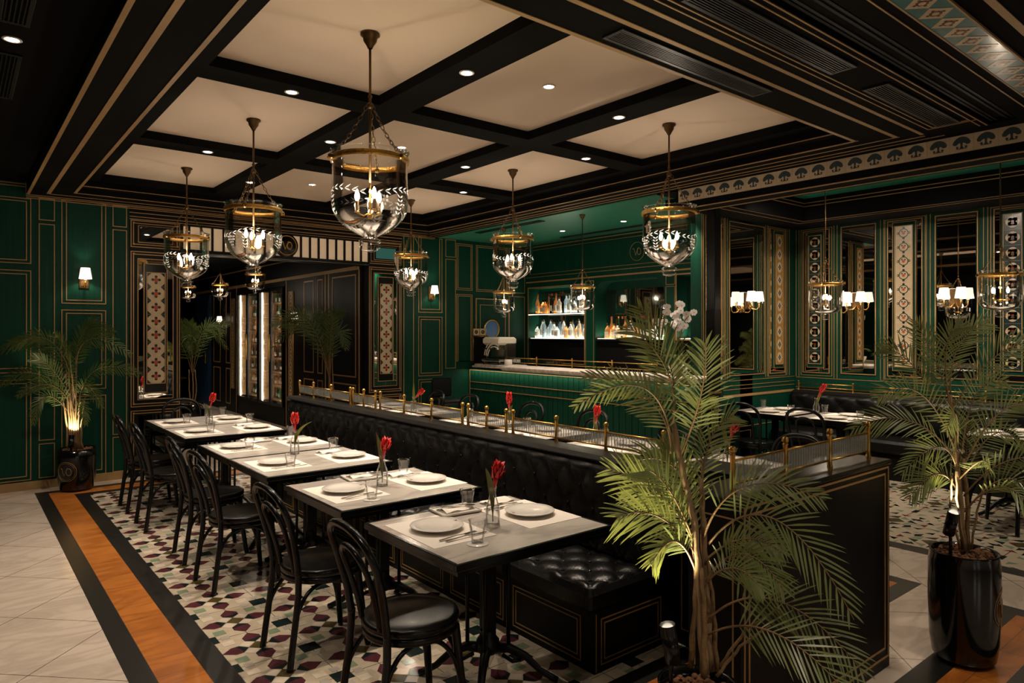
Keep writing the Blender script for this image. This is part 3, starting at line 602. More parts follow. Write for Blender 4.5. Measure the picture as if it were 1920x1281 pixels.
HN = ['over the corner tables of the dining bay', 'in the dining bay behind the palm', 'in the near ceiling over the orange border', 'in the near ceiling over the end block', 'far along the dark aisle', 'in the dark aisle beside the camera', 'in the passage before the wine cabinets', 'at the far end of the passage', 'added to wash the mirror wall by the corner', 'added to wash the middle of the mirror wall', 'added to wash the mirror wall at the edge', 'added to wash the partition wall', 'unseen above the orchids on the bar', 'added in the dark aisle nearer than the grilles', 'added in the dark aisle near the green wall']  # out of view; wall washers and last aisle pair added to brighten walls and floor
for i, (x, y, z) in enumerate([(7.3, 3.4, 3.30), (7.3, 1.2, 3.30), (1.2, .2, 3.26), (3.6, .2, 3.26), (-1.2, 5.0, 3.235), (-1.0, 1.5, 3.235), (3.0, 11.5, 3.0), (3.0, 15.5, 3.0), (6.62, 3.98, 3.30), (6.62, 2.70, 3.30), (6.62, .95, 3.30), (7.3, 2.55, 3.30), (6.62, 5.0, 3.10), (.24, 1.9, 3.235), (.24, 7.2, 3.235)]):
    P_.at('small round downlight '+HN[i], (x, y, z), 0, 'recessed downlights')
    if 8 <= i <= 11:        # added wall washers, out of view, swivelled toward the mirror walls
        [c for c in P_.last.children if c.type == 'LIGHT'][0].rotation_euler = (0, -.75, 0) if i < 11 else (.75, 0, 0)

# bell jar pendants
def bell_profile(R, H, pw=2.7):   # from rim down to the neck
    pr = []
    for i in range(6): t = i/5; pr.append((R*(1.0-.02*math.sin(PI*t)), -H*.54*t))
    for i in range(1, 13):
        t = i/12; pr.append((R*(1-.83*t**pw), -H*.54-H*.46*(t if pw < 3 else math.sin(t*PI/2*.98)/math.sin(PI/2*.98))))
    return pr
def pendant(name, label, ceil, rim, R, H, etch=True, nb=3, en=None, small=False):
    t = thing(name, label, 'pendant lamp'); s = R/.21
    m_ = MB(); m_.lathe([(1e-4, 0), (.052*s, 0), (.054*s, -.012*s), (.040*s, -.022*s), (.036*s, -.045*s), (.022*s, -.065*s), (.012*s, -.085*s)], 'bronze'); m_.build('canopy', t)
    zr = rim-ceil; zh = zr+.27*s
    m_ = MB(); m_.tube([(0, 0, -.06*s), (0, 0, zr-.34*H)], .0075*s, 'bronze', 8); m_.ball((0, 0, zh), .020*s, 'bronze'); m_.ball((0, 0, zh+.05*s), .012*s, 'bronze'); m_.build('rod', t)
    for q in range(3):
        a = 2*PI*q/3+.9; m_ = MB(); p0 = Vector((.015*math.cos(a), .015*math.sin(a), zh)); p1 = Vector((R*1.06*math.cos(a), R*1.06*math.sin(a), zr-.035*s)); n = 13
        d = (p1-p0).normalized(); side = Vector((-math.sin(a), math.cos(a), 0)); up = d.cross(side)
        for i in range(n):
            f = (i+.5)/n; c = p0.lerp(p1, f)-Vector((0, 0, .03*s*math.sin(PI*f))); w = side if i % 2 else up; L_ = (p1-p0).length/n*.62
            m_.tube([c+d*L_*math.cos(2*PI*k/10)+w*L_*.5*math.sin(2*PI*k/10) for k in range(10)], .0024*s if not small else .003*s, 'bronze', 5, closed=True)
        m_.ball(p1, .014*s, 'bronze'); m_.build('chain', t)
    m_ = MB(); m_.lathe([(R*1.005, zr-.020*s), (R*1.025, zr-.024*s), (R*1.03, zr-.038*s), (R*1.02, zr-.050*s), (R*1.005, zr-.052*s)], 'gilt', n=36)
    for q in range(3):
        a = 2*PI*q/3+.9; m_.tube([(R*math.cos(a), R*math.sin(a), zr-.045*s), (R*1.13*math.cos(a), R*1.13*math.sin(a), zr-.04*s)], .009*s, 'gilt', 6)
    m_.build('band', t)
    pf = bell_profile(R, H, 3.2 if small else 2.7); m_ = MB()
    m_.lathe([(R*1.035, zr+.012*s), (R*1.01, zr+.004*s)]+[(r, zr+z) for r, z in pf], 'glassb', n=40); m_.lathe([(R*1.0, zr+.004*s)]+[(r-.004*s, zr+z+.003*s) for r, z in pf], 'glassb', n=40); m_.build('glass_bell', t)
    rl, zl = pf[-1]; m_ = MB(); zb = zr+zl
    m_.lathe([(rl, zb), (.044*s, zb-.006*s), (.062*s, zb-.018*s), (.058*s, zb-.028*s), (.040*s, zb-.038*s), (.058*s, zb-.052*s), (.048*s, zb-.072*s), (.018*s, zb-.080*s), (1e-4, zb-.082*s)], 'glass', n=20); m_.build('glass_finial', t)
    if etch:
        m_ = MB(); zg = -H*.50
        def rad(z):
            for (r0, z0), (r1, z1) in zip(pf, pf[1:]):
                if z1 <= z <= z0: return r0+(r1-r0)*((z-z0)/(z1-z0) if z1 != z0 else 0)
            return R
        def sp(a, z): r = rad(z)+.0015; return (r*math.cos(a), r*math.sin(a), zr+z)
        nl = 30
        for i in range(nl):
            a = 2*PI*i/nl; zc = zg-.020*s*math.cos(3*a*1.0); da = 2*PI/nl
            for sg in (1, -1):
                m_.add([sp(a, zc), sp(a+da*.30, zc+sg*.010*s), sp(a+da*.85, zc+sg*.018*s), sp(a+da*.5, zc+sg*.004*s)], [(0, 1, 2, 3)], 'etch')
        for q in range(3):
            a0 = 2*PI*q/3+.35
            for r_, cnt in ((0, 4), (1, 4), (2, 3), (3, 2), (4, 1)):
                for k in range(cnt):
                    a = a0+(k-(cnt-1)/2)*.085; zc = zg-.035*s-.020*s*r_
                    m_.add([sp(a+.036*math.cos(2*PI*j/7), zc+.008*s*math.sin(2*PI*j/7)) for j in range(7)], [tuple(range(7))], 'etch')
            for k in range(5):
                a = a0+.55; zc = zg-.03*s-.022*s*k
                for sg in (1, -1): m_.add([sp(a, zc), sp(a+sg*.05, zc+.012*s), sp(a+sg*.11, zc+.016*s), sp(a+sg*.07, zc+.002*s)], [(0, 1, 2, 3)], 'etch')
        m_.build('etched_garland', t)
    zc = zr-.70*H
    m_ = MB(); m_.tube([(0, 0, zr-.34*H), (0, 0, zc-.02*s)], .006*s, 'brass', 8); m_.ball((0, 0, zc-.02*s), .016*s, 'brass')
    for q in range(nb):
        a = 2*PI*q/nb+.35; rb = .072*s
        m_.tube([(0, 0, zc), (rb*.5*math.cos(a), rb*.5*math.sin(a), zc-.018*s), (rb*math.cos(a), rb*math.sin(a), zc)], .004*s, 'brass', 6)
        m_.lathe([(.004*s, zc), (.016*s, zc+.004*s), (.010*s, zc+.010*s)], 'brass', (rb*math.cos(a), rb*math.sin(a), 0), 12)
    m_.build('candle_arms', t)
    for q in range(nb):
        a = 2*PI*q/nb+.35; x, y = .072*s*math.cos(a), .072*s*math.sin(a)
        m_ = MB(); m_.lathe([(.0095*s, zc+.008*s), (.0095*s, zc+.065*s)], 'bronze', (x, y, 0), 10); c_ = m_.build('candle', t)
        m_ = MB(); m_.lathe([(.006*s, zc+.065*s), (.013*s, zc+.080*s), (.0145*s, zc+.092*s), (.010*s, zc+.110*s), (.003*s, zc+.128*s), (1e-4, zc+.132*s)], 'bulb', (x, y, 0), 10); m_.build('bulb', t)
    light('POINT', 'pendant_light', (0, 0, zc+.13*s), en or L_BULB*nb, WARM, t, .012)
    return t
A = Proto(pendant('pendant_lamp', '', 3.30, 2.635, .208, .455, True, 3))
for (x, y, rz), l in {(1.77, 3.41, 0): 'largest etched glass bell jar pendant, hanging over the second left table',
     (1.79, 5.36, 1.1): 'etched glass bell jar pendant, second in the row over the left tables', (1.80, 7.36, .5): 'etched glass bell jar pendant before the first mirror pillar',
     (4.37, 3.41, .3): 'etched glass bell jar pendant just left of the tree tile frieze', (4.38, 5.37, 1.4): 'etched glass bell jar pendant in front of the bar door and shelves',
     (4.39, 7.38, .8): 'etched glass bell jar pendant left of the sconce by the bar'}.items():
    A.at(l, (x, y, 3.30), rz, 'large bell jar pendants under the coffers')
B = Proto(pendant('pendant_lamp', '', 3.10, 2.235, .150, .31, False, 2, 8, True))
B.at('small bell jar pendant in front of the lit bottle shelves', (5.98, 5.98, 3.10), 0, 'small bell jar pendants over the bar')
B.at('small bell jar pendant in front of the porthole door', (5.91, 7.44, 3.10), .8, 'small bell jar pendants over the bar')
D = Proto(pendant('pendant_lamp', '', 3.30, 2.175, .160, .33, False, 2, 5, True))
D.at('small bell jar pendant before the tile strip nearest the room corner', (6.9, 3.41, 3.30), .4, 'small bell jar pendants in the dining bay')
D.at('small bell jar pendant at the right edge, before a medallion tile strip', (6.9, 1.90, 3.30), 1.2, 'small bell jar pendants in the dining bay')
F_ = Proto(pendant('pendant_lamp', '', 3.0, 2.50, .13, .24, False, 2, 6, True))
for (x, y), l in {(3.3, 9.8): 'nearest, before the wine cabinets', (3.57, 12.4): 'middle, left of the wine cabinets', (3.3, 13.4): 'farthest, beside the left mirror pillar'}.items():
    F_.at('little bell jar pendant lamp in the dark passage, '+l, (x, y, 3.0), 0, 'small pendants in the passage')

# wall sconces
def sconce(label, n=1):
    t = thing('wall_sconce', label, 'wall lamp')          # local: wall behind at y=0, lamp projects to -y
    m_ = MB(); m_.box(-.045 if n == 1 else -.06, .045 if n == 1 else .06, -.016, 0, -.12, .09, 'bronze', .004); m_.box(-.034, .034, -.022, -.016, -.10, .07, 'bronze', .003); m_.build('backplate', t)
    for i in range(n):
        x = 0 if n == 1 else (-.085 if i == 0 else .085); m_ = MB()
        m_.tube([(0, -.02, -.06), (x*.4, -.05, -.115), (x*.8, -.09, -.12), (x, -.11, -.09), (x, -.11, -.03)], .006, 'brass', 8); m_.lathe([(.004, -.045), (.017, -.035), (.012, -.025), (.011, .0)], 'linen', (x, -.11, 0), 12); m_.build('arm', t)
        m_ = MB(); N_ = 36; vs = []
        for z, r in ((-.02, .062), (.10, .044)):
            for k in range(N_): rr_ = r*(1+(.015 if k % 2 else -.015)); vs.append((x+rr_*math.cos(2*PI*k/N_), -.11+rr_*math.sin(2*PI*k/N_), z))
        m_.add(vs, [(k, (k+1) % N_, N_+(k+1) % N_, N_+k) for k in range(N_)], 'shade'); m_.build('lamp_shade', t)
        light('POINT', 'sconce_light', (x, -.11, .03), L_SCONCE, WARM2, t, .012)
    return t
S1 = Proto(sconce('', 1)); S2 = Proto(sconce('', 2))
S1.at('single sconce with pleated shade on green panel above the left palm', (1.105, 8.82, 2.26), 0, 'single wall sconces')
S1.at('single sconce with pleated shade on the green panel beside the bar', (5.59, 8.82, 2.26), 0, 'single wall sconces')
S1.at('single wall sconce with small lit shade in the passage, right of the wine cabinets', (4.5, 11.15, 1.90), -PI/2, 'passage wall sconces')
S1.at('single wall sconce with small lit shade in the passage, left of the wine cabinets', (4.5, 15.3, 1.90), -PI/2, 'passage wall sconces')
S2.at('double wall sconce with two lit shades mounted on the mirror of the partition wall', (7.61, 4.742, 2.06), 0, 'double wall sconces')
S2.at('double wall sconce with two lit shades on the narrow mirror nearest the room corner', (8.762, 3.92, 2.06), -PI/2, 'double wall sconces')
S2.at('double sconce with two lit shades on the mirror left of the rightmost tile strip', (8.762, 2.835, 2.06), -PI/2, 'double wall sconces')
S2.at('double wall sconce on the right wall mirror outside the picture', (8.762, 1.755, 2.06), -PI/2, 'double wall sconces')

# air grilles in the ceiling
M['grl'] = mat('black powder coated metal', (.006, .006, .006), .38, spec=.4)
def grille(label, x0, x1, y0, y1, z, alongx=True, n=7):
    t = thing('air_grille', label, 'vent', (x0, y0, z), 0, 'black slotted ceiling grilles'); w, h = x1-x0, y1-y0
    m_ = MB()
    for q in ((0, w, 0, .022), (0, w, h-.022, h), (0, .022, .022, h-.022), (w-.022, w, .022, h-.022)): m_.box(*q, -.012, 0, 'grl', .002)
    m_.build('frame', t); m_ = MB()
    for i in range(n):
        if alongx: y = .022+(h-.044)*(i+.5)/n; m_.box(.02, w-.02, y-.0035, y+.0035, -.010, -.002, 'grl')
        else: x = .022+(w-.044)*(i+.5)/n; m_.box(x-.0035, x+.0035, .02, h-.02, -.010, -.002, 'grl')
    m_.build('slats', t)
grille('long black slotted ceiling grille beside the cream coffers', 2.46, 3.79, 2.19, 2.325, 3.109)
grille('black slotted ceiling grille in the gilt lined band, nearer the top edge', 2.45, 3.80, 1.70, 1.85, 3.109)
grille('black slotted ceiling grille in the gilt lined band, next to the tree tile frieze', 4.19, 5.52 if False else 5.34, 1.70, 1.85, 3.109)
grille('narrow black grille in the dark left ceiling, nearer the camera than the downlight', .16, .30, 3.3, 4.30, 3.234, False, 5)
grille('narrow black grille in the dark left ceiling, beyond the downlight', .16, .30, 4.78, 5.7, 3.234, False, 5)
grille('long narrow air slot in the green bar ceiling near the bottle wall', 7.12, 7.20, 5.3, 7.6, 3.10, False, 2)
grille('long narrow air slot in the green bar ceiling next to the coffered room', 5.82, 5.92, 6.6, 8.0, 3.10, False, 2)

# ================================================================== tables
def table(label, x0, x1, y0, y1, group):
    t = thing('dining_table', label, 'table', ((x0+x1)/2, (y0+y1)/2, 0), 0, group); w, h = (x1-x0)/2, (y1-y0)/2
    m_ = MB(); m_.box(-w+.018, w-.018, -h+.018, h-.018, .715, .741, 'marble'); m_.build('marble_top', t)
    m_ = MB()
    for q in ((-w, w, -h, -h+.018), (-w, w, h-.018, h), (-w, -w+.018, -h+.018, h-.018), (w-.018, w, -h+.018, h-.018)): m_.box(*q, .712, .742, 'lacq', .003)
    for q in ((-w+.015, w-.015, -h+.015, -h+.035), (-w+.015, w-.015, h-.035, h-.015), (-w+.015, -w+.035, -h+.035, h-.035), (w-.035, w-.015, -h+.035, h-.035)): m_.box(*q, .690, .714, 'lacq')
    m_.build('edge_frame', t)
    m_ = MB(); m_.box(-.03, .03, -.03, .03, .16, .67, 'iron', .006); m_.box(-.20, .20, -.20, .20, .66, .672, 'iron'); m_.lathe([(.045, .13), (.06, .15), (.055, .19), (.04, .21), (.04, .24)], 'iron', n=12); m_.build('pedestal', t)
    for sx, sy in ((1, 1), (1, -1), (-1, 1), (-1, -1)):
        m_ = MB(); m_.tube([(sx*.07, sy*.07, .155), (sx*.07, sy*.07, .665)], .010, 'iron', 8); m_.build('rod', t)
    for q in range(4):
        a = PI/4+q*PI/2; c, s = math.cos(a), math.sin(a); m_ = MB()
        m_.tube([(.03*c, .03*s, .15), (.10*c, .10*s, .155), (.18*c, .18*s, .12), (.25*c, .25*s, .055), (.31*c, .31*s, .022), (.335*c, .335*s, .014)], [.028, .024, .019, .016, .017, .014], 'iron', 8)
        m_.tube([(.07*c, .07*s, .12), (.12*c, .12*s, .09), (.16*c, .16*s, .10)], .010, 'iron', 6); m_.build('foot', t)
    return t
TL = [(2.225, 3.01), (3.265, 4.045), (4.335, 5.125), (5.135, 5.925), (6.345, 7.125), (7.135, 7.95)]
TN = ['nearest left-row table', 'second left-row table', 'third left-row table', 'fourth left-row table', 'fifth left-row table', 'farthest left-row table']
for (a, b), n in zip(TL, TN): table('white marble table with black edge, '+n, 1.53, 2.43, a, b, 'marble tables of the left row')
TR = [(2.27, 3.05), (3.36, 4.14), (4.36, 5.14), (5.30, 6.08), (6.45, 7.23), (7.24, 8.02)]
RN = ['nearest bar-side table', 'second bar-side table', 'third bar-side table', 'fourth bar-side table', 'fifth bar-side table', 'farthest bar-side table']
for (a, b), n in zip(TR, RN): table('white marble table behind reeded glass, '+n, 3.62, 4.52, a, b, 'marble tables on the bar side of the divider')
TD = [(3.90, 4.62), (3.14, 3.86), (1.55, 2.27), (.79, 1.51)]
DN = ['dining bay table in the corner', 'dining bay table beside the corner table', 'dining bay table behind the right palm', 'dining bay table at the right edge']
for (a, b), n in zip(TD, DN): table('white marble table by the wall bench, '+n, 7.05, 7.79, a, b, 'marble tables of the dining bay')

# ================================================================== bentwood chairs (seat at origin, facing +x)
def make_chair():
    t = thing('bentwood_chair', '', 'chair')
    m_ = MB(); m_.lathe([(1e-4, .452), (.12, .450), (.175, .456), (.20, .462), (.207, .458), (.209, .445), (.205, .425), (.19, .422), (1e-4, .425)], 'lacq', n=36); m_.build('seat', t)
    m_ = MB(); m_.lathe([(.19, .395), (.203, .395), (.206, .40), (.206, .418), (.203, .424), (.19, .424)], 'lacq', n=36); m_.build('seat_rim', t)
    def arc(p, n=8):  # smooth Catmull-Rom through points
        q = [Vector(v) for v in p]; q = [q[0]*2-q[1]]+q+[q[-1]*2-q[-2]]; o = []
        for i in range(1, len(q)-2):
            for k in range(n):
                f = k/n; a, b, c, d = q[i-1:i+3]; o.append(.5*((2*b)+(c-a)*f+(2*a-5*b+4*c-d)*f*f+(3*b-a-3*c+d)*f**3))
        return o+[q[-2]]
    for s in (1, -1):
        m_ = MB(); m_.tube(arc([(-.195, s*.165, .47), (-.20, s*.17, .34), (-.225, s*.175, .15), (-.245, s*.178, 0)]), .0165, 'lacq', 10); m_.build('leg', t)
        m_ = MB(); p = arc([(.145, s*.125, .41), (.165, s*.140, .2), (.19, s*.16, 0)]); m_.tube(p, [.021-.006*i/(len(p)-1) for i in range(len(p))], 'lacq', 10); m_.build('leg', t)
        m_ = MB(); m_.tube(arc([(-.215, s*.172, .17), (-.20, s*.165, .26), (-.14, s*.15, .35), (-.05, s*.135, .38), (.06, s*.13, .36), (.13, s*.135, .28), (.165, s*.145, .17)]), .0105, 'lacq', 8); m_.build('leg_brace', t)
    m_ = MB(); m_.tube(arc([(.172, .14, .17), (.15, .125, .29), (.13, .07, .37), (.13, 0, .385), (.13, -.07, .37), (.15, -.125, .29), (.172, -.14, .17)]), .0105, 'lacq', 8); m_.build('leg_brace', t)
    m_ = MB(); m_.tube(arc([(-.195, .165, .45), (-.215, .175, .58), (-.25, .195, .72), (-.285, .175, .82), (-.305, .10, .872), (-.31, 0, .885), (-.305, -.10, .872), (-.285, -.175, .82), (-.25, -.195, .72), (-.215, -.175, .58), (-.195, -.165, .45)]), .0165, 'lacq', 10); m_.build('back_hoop', t)
    m_ = MB(); m_.tube(arc([(-.185, .085, .455), (-.205, .088, .55), (-.24, .10, .67), (-.27, .09, .745), (-.285, .05, .785), (-.288, 0, .795), (-.285, -.05, .785), (-.27, -.09, .745), (-.24, -.10, .67), (-.205, -.088, .55), (-.185, -.085, .455)]), .0125, 'lacq', 10); m_.build('inner_hoop', t)
    return t
CH = Proto(make_chair()); ch_ = CH.at
for i, (y, x, l) in enumerate([(2.56, 1.52, 'nearest of all, at the nearest left-row table'), (3.46, 1.51, 'second in the left row, at the second table'), (4.72, 1.50, 'third in the left row, at the third table'),
     (5.42, 1.52, 'fourth in the left row, at the fourth table'), (6.50, 1.47, 'fifth in the left row, at the fifth table'), (7.26, 1.47, 'sixth in the left row, beside the left palm')]):
    ch_('black bentwood chair with double hoop back, '+l, (x, y, 0), (-.03, .02, .05, -.04, .02, 0)[i], 'bentwood chairs of the left row')
ch_('black bentwood chair at the head of the farthest left-row table, by the mirror pillar', (2.02, 8.22, 0), -PI/2, 'bentwood chairs of the left row')
for y, l in ((2.62, 'nearest, hidden by the brass screen'), (3.72, 'second, at the second bar-side table'), (4.75, 'third, in front of the bar panelling'), (5.68, 'fourth, left of a tall red flower'), (6.85, 'fifth, near the green wall'), (7.6, 'farthest, beside the black swivel seat')):
    ch_('black bentwood chair beyond the divider, '+l, (4.62, y, 0), PI, 'bentwood chairs on the bar side')
for (y), l in ((4.20, 'left of the pair before the corner table'), (3.50, 'right of the pair, at the second dining bay table'), (1.90, 'behind the right palm'), (1.12, 'at the right edge of the picture')):
    ch_('dining bay black bentwood chair, '+l, (6.92, y, 0), 0, 'bentwood chairs of the dining bay')

# ================================================================== tufted benches
def tuft(P0, U, V, N, lu, lv, pu, pv, depth, k, mb, nu=None, nv=None, round_=True):
    U, V, N, P0 = map(Vector, (U, V, N, P0))
    def fn(i, j):
        a, b = i*lu, j*lv; x, y = a/pu, b/pv
        s = abs(math.sin(PI*(x+y)))*abs(math.sin(PI*(x-y))); h = depth*(s**.38)
        e = min(i, 1-i)*lu; e2 = min(j, 1-j)*lv; edge = min(1, e/.03)*min(1, e2/.03)
        return P0+U*a+V*b+N*(h*(.35+.65*edge)+(0 if not round_ else -.02*(1-min(1, e2/.05))**2-.02*(1-min(1, e/.05))**2))
    mb.grid(fn, nu or max(8, int(lu/pu*14)), nv or max(6, int(lv/pv*14)), k); return mb
def buttons(parent, P0, U, V, N, lu, lv, pu, pv, off=.004, r=.011):
    U, V, N, P0 = map(Vector, (U, V, N, P0)); first = None; i = 0
    a = pu/2; row = []
    for q in range(1, int(2*lu/pu)+1):
        for w in range(1, int(2*lv/pv)+1):
            if (q+w) % 2 == 0 and .04 < q*pu/2 < lu-.04 and .03 < w*pv/2 < lv-.03: row.append(P0+U*(q*pu/2)+V*(w*pv/2)+N*off)
    for p in row[:100]:
        if first is None: m_ = MB(); m_.ball((0, 0, 0), r, 'pot', 10, 1); first = m_.build('button', parent, p)
        else: c = first.copy(); C.objects.link(c); c.location = p
def gilt_panel(m_, P, a0, a1, z0, z1, g=.045):
    P.rect(m_, a0, a1, z0, z1, .006, 'goldw', .003); P.rect(m_, a0+g*.5, a1-g*.5, z0+g*.5, z1-g*.5, .006, 'goldw', .003)
bn = thing('banquette', 'long black tufted leather bench behind the left row of marble tables', 'bench', (2.4, 2.3, 0))
def bl(x, y, z): return (x-2.4, y-2.3, z)
bmb = MB(); bmb.box(0, .55, .02, 4.98, 0, .30, 'black'); bmb.build('base', bn)
bmb = MB(); FP = Pl((0, 0, 0), (0, 1, 0), (-1, 0, 0)); FE2 = Pl((0, .02, 0), (1, 0, 0), (0, -1, 0))
for k in range(8): gilt_panel(bmb, FP, .11+.615*k, .11+.615*k+.53, .035, .262)
gilt_panel(bmb, FE2, .045, .505, .035, .262); FE2.vl(bmb, .012, .01, .29, .005, 'goldw', .003); bmb.build('gilt_lines', bn)
for k, (a, b) in enumerate(((0, .66), (.665, 1.9), (1.905, 3.1), (3.105, 4.2), (4.205, 5.0))):
    q = MB(); q.box(-.045, .50, a+.002, b-.002, .30, .415, 'leather', .025); o = q.build('seat_cushion', bn)
    q = MB(); tuft((-.035, a+.01, .405), (1, 0, 0), (0, 1, 0), (0, 0, 1), .50, b-a-.02, .20, .20, .030, 'leather', q); o2 = q.build('tufted_top', o)
    if k == 0: buttons(o, (-.035, a+.01, .405), (1, 0, 0), (0, 1, 0), (0, 0, 1), .50, b-a-.02, .20, .20, .006, .012)
q = MB(); q.box(.42, .59, .02, 5.05, .30, .935, 'leather', .03); q.box(.40, .60, .01, 5.06, .915, .965, 'leather', .022); q.build('backrest', bn)
q = MB(); tuft((.405, .02, .42), (0, 1, 0), (0, 0, 1), (-1, 0, 0), 4.98, .50, .20, .24, .022, 'leather', q); q.build('tufted_back', bn)
buttons(bn, (.405, .02, .42), (0, 1, 0), (0, 0, 1), (-1, 0, 0), 4.98, .50, .20, .24)
bn2 = thing('banquette', 'black leather bench on the bar side of the divider, hidden behind its back', 'bench', (3.62, 2.3, 0))
q = MB(); q.box(-.55, 0, .02, 5.0, 0, .30, 'black'); q.build('base', bn2); q = MB(); q.box(-.52, .03, .02, 5.0, .30, .44, 'leather', .03); q.build('seat_cushion', bn2)
q = MB(); q.box(-.56, -.46, .02, 5.0, .44, .80, 'leather', .03); q.build('backrest', bn2)
# end block of the divider
eb = thing('divider_end_panel', 'tall black end block of the divider with gilt outlines, behind the front palm', 'partition', (2.3, 1.46, 0))
q = MB(); q.box(0, 1.31, 0, .24, 0, 1.005, 'black', .004); q.box(.70, .98, .24, .84, 0, .95, 'black'); q.build('panel', eb)
q = MB(); q.box(-.01, 1.32, -.008, .25, 1.003, 1.028, 'lacq', .006); q.build('top_rail', eb)
q = MB(); EP = Pl((0, 0, 0), (1, 0, 0), (0, -1, 0)); EP.rect(q, .018, 1.292, .055, .995, .008, 'gold', .004); EP.rect(q, .05, 1.255, .10, .965, .008, 'gold', .004)
ES = Pl((0, 0, 0), (0, 1, 0), (-1, 0, 0)); ES.rect(q, .03, .21, .08, .95, .006, 'goldw', .003); Pl((.70, 0, 0), (0, 1, 0), (-1, 0, 0)).rect(q, .3, .8, .08, .8, .006, 'goldw', .003); q.build('gilt_lines', eb)
# wall bench in the dining bay
wn = thing('banquette', 'black tufted leather wall bench under the mirrors of the dining bay', 'bench', (8.75, 4.72, 0))
q = MB(); q.box(-.62, 0, -6.5, 0, 0, .30, 'black'); q.build('base', wn); q = MB(); q.box(-.66, -.12, -6.5, 0, .30, .44, 'leather', .03); q.build('seat_cushion', wn)
q = MB(); q.box(-.16, 0, -6.5, 0, .44, .90, 'leather', .03); q.build('backrest', wn)
q = MB(); tuft((-.175, -6.4, .48), (0, 1, 0), (0, 0, 1), (-1, 0, 0), 6.38, .38, .26, .26, .03, 'leather', q, 300, 16); q.build('tufted_back', wn); buttons(wn, (-.175, -6.4, .48), (0, 1, 0), (0, 0, 1), (-1, 0, 0), 6.38, .38, .26, .26)

# ================================================================== brass rails with reeded glass
def rail(name, label, posts, axis, fixed, z, hp=.135, glass='riby', zb=.028, ball=True, cat='rail', group=None):
    x0 = (fixed, posts[0]) if axis == 'y' else (posts[0], fixed)
    t = thing(name, label, cat, (x0[0], x0[1], z), 0, group)
    def L_(p): return (0, p-posts[0]) if axis == 'y' else (p-posts[0], 0)
    for p in posts:
        x, y = L_(p); q = MB(); q.lathe([(.014, 0), (.012, .01), (.010, .014), (.010, hp-.006), (.013, hp), (.008, hp+.006)], 'brass', (x, y, 0), 12); o = q.build('post', t)
        if ball: q = MB(); q.ball((x, y, hp+.019), .0155, 'brass', 12); q.build('ball_finial', o)
    for a, b in zip(posts, posts[1:]):
        (xa, ya), (xb, yb) = L_(a), L_(b)
        q = MB(); q.tube([(xa, ya, hp-.025), (xb, yb, hp-.025)], .0055, 'brass', 8); q.tube([(xa, ya, zb), (xb, yb, zb)], .0055, 'brass', 8); q.build('rail_bar', t)
        q = MB()
        if axis == 'y': q.box(-.002, .002, min(ya, yb)+.01, max(ya, yb)-.01, zb, hp-.025, glass)
        else: q.box(min(xa, xb)+.01, max(xa, xb)-.01, -.002, .002, zb, hp-.025, glass)
        q.build('glass_panel', t)
    return t
G = 'brass and reeded glass screens'
rail('glass_screen', 'brass and reeded glass screen, farthest on the divider, beside the passage', [7.345, 6.97, 6.53, 6.10], 'y', 2.955, .965, group=G)
rail('glass_screen', 'short brass and glass screen, second from the far end of the divider', [6.04, 5.82, 5.59], 'y', 2.955, .965, group=G)
rail('glass_screen', 'long brass and glass screen in the middle of the divider', [5.50, 5.08, 4.65, 4.22], 'y', 2.955, .965, group=G)
rail('glass_screen', 'short brass and glass screen before the orange-leaved flower', [4.145, 3.92, 3.695], 'y', 2.955, .965, group=G)
rail('glass_screen', 'long brass and glass screen on the divider, ending behind the front palm', [3.62, 3.188, 2.762, 2.34], 'y', 2.955, .965, group=G)
rail('glass_screen', 'brass screen with reeded glass on the end block, right of the front palm', [3.605, 3.20, 2.80, 2.40], 'x', 1.56, 1.028, .145, 'ribx', group=G)
rail('brass_rail', 'thin brass rail with posts above the wall bench of the dining bay', [4.66, 3.95, 3.24, 2.53, 1.82, 1.11], 'y', 8.70, .90, .115, 'pane', .04, False)
rail('glass_screen', 'brass rail with smoked glass on the bar counter', [8.14, 7.43, 6.70, 5.97, 5.25], 'y', 6.50, 1.165, .135, 'pane', .04, False)
# ================================================================== bar counter
bt = thing('bar_counter', 'long green panelled bar counter with pale marble top', 'bar', (6.3, 4.46, 0))
q = MB(); q.box(0, .38, 0, 4.34, 0, 1.09, 'green')
for i in range(43): y = .05+i*.1; q.box(-.008, 0, y-.045, y+.045, .02, 1.06, 'green', .004)
q.build('front_panel', bt)
q = MB(); BP = Pl((-.008, 0, 0), (0, 1, 0), (-1, 0, 0))
for z in (.885, .775): BP.hl(q, 0, 4.33, z, .009, 'gold', .006)
BP.hl(q, 0, 4.33, 1.07, .006, 'gold', .004); BP.vl(q, .02, 0, 1.08, .01, 'gold'); BP.vl(q, 4.32, 0, 1.08, .01, 'gold'); BP.hl(q, 0, 4.34, .05, .012, 'gold'); q.build('gilt_lines', bt)
q = MB(); q.box(-.12, .41, 0.03, 3.42, 1.118, 1.155, 'barmarble', .006); q.box(-.10, .4, .04, 3.41, 1.10, 1.125, 'barmarble', .008)
q.box(.02, .41, 3.42, 4.25, 1.14, 1.165, 'barmarble', .008); q.box(.0, .4, 3.42, 4.28, 1.112, 1.14, 'barmarble', .008); q.build('marble_top', bt)
light('AREA', 'counter_glow', (-.06, 2.2, 1.088), 7, (1, .85, .62), bt, .05, rot=(0, 0, 0), sy=4.2)
q = MB(); q.box(6.33, 6.44, 4.33, 4.44, 0, 3.1, 'lacq', .01); q.box(6.325, 6.445, 4.325, 4.445, 1.0, 1.02, 'brass'); q.box(6.327, 6.443, 4.327, 4.443, 1.5, 1.9, 'lacq', .004)
o = q.build('square_post'); tag(o, 'glossy black square post at the near end of the bar', 'post')

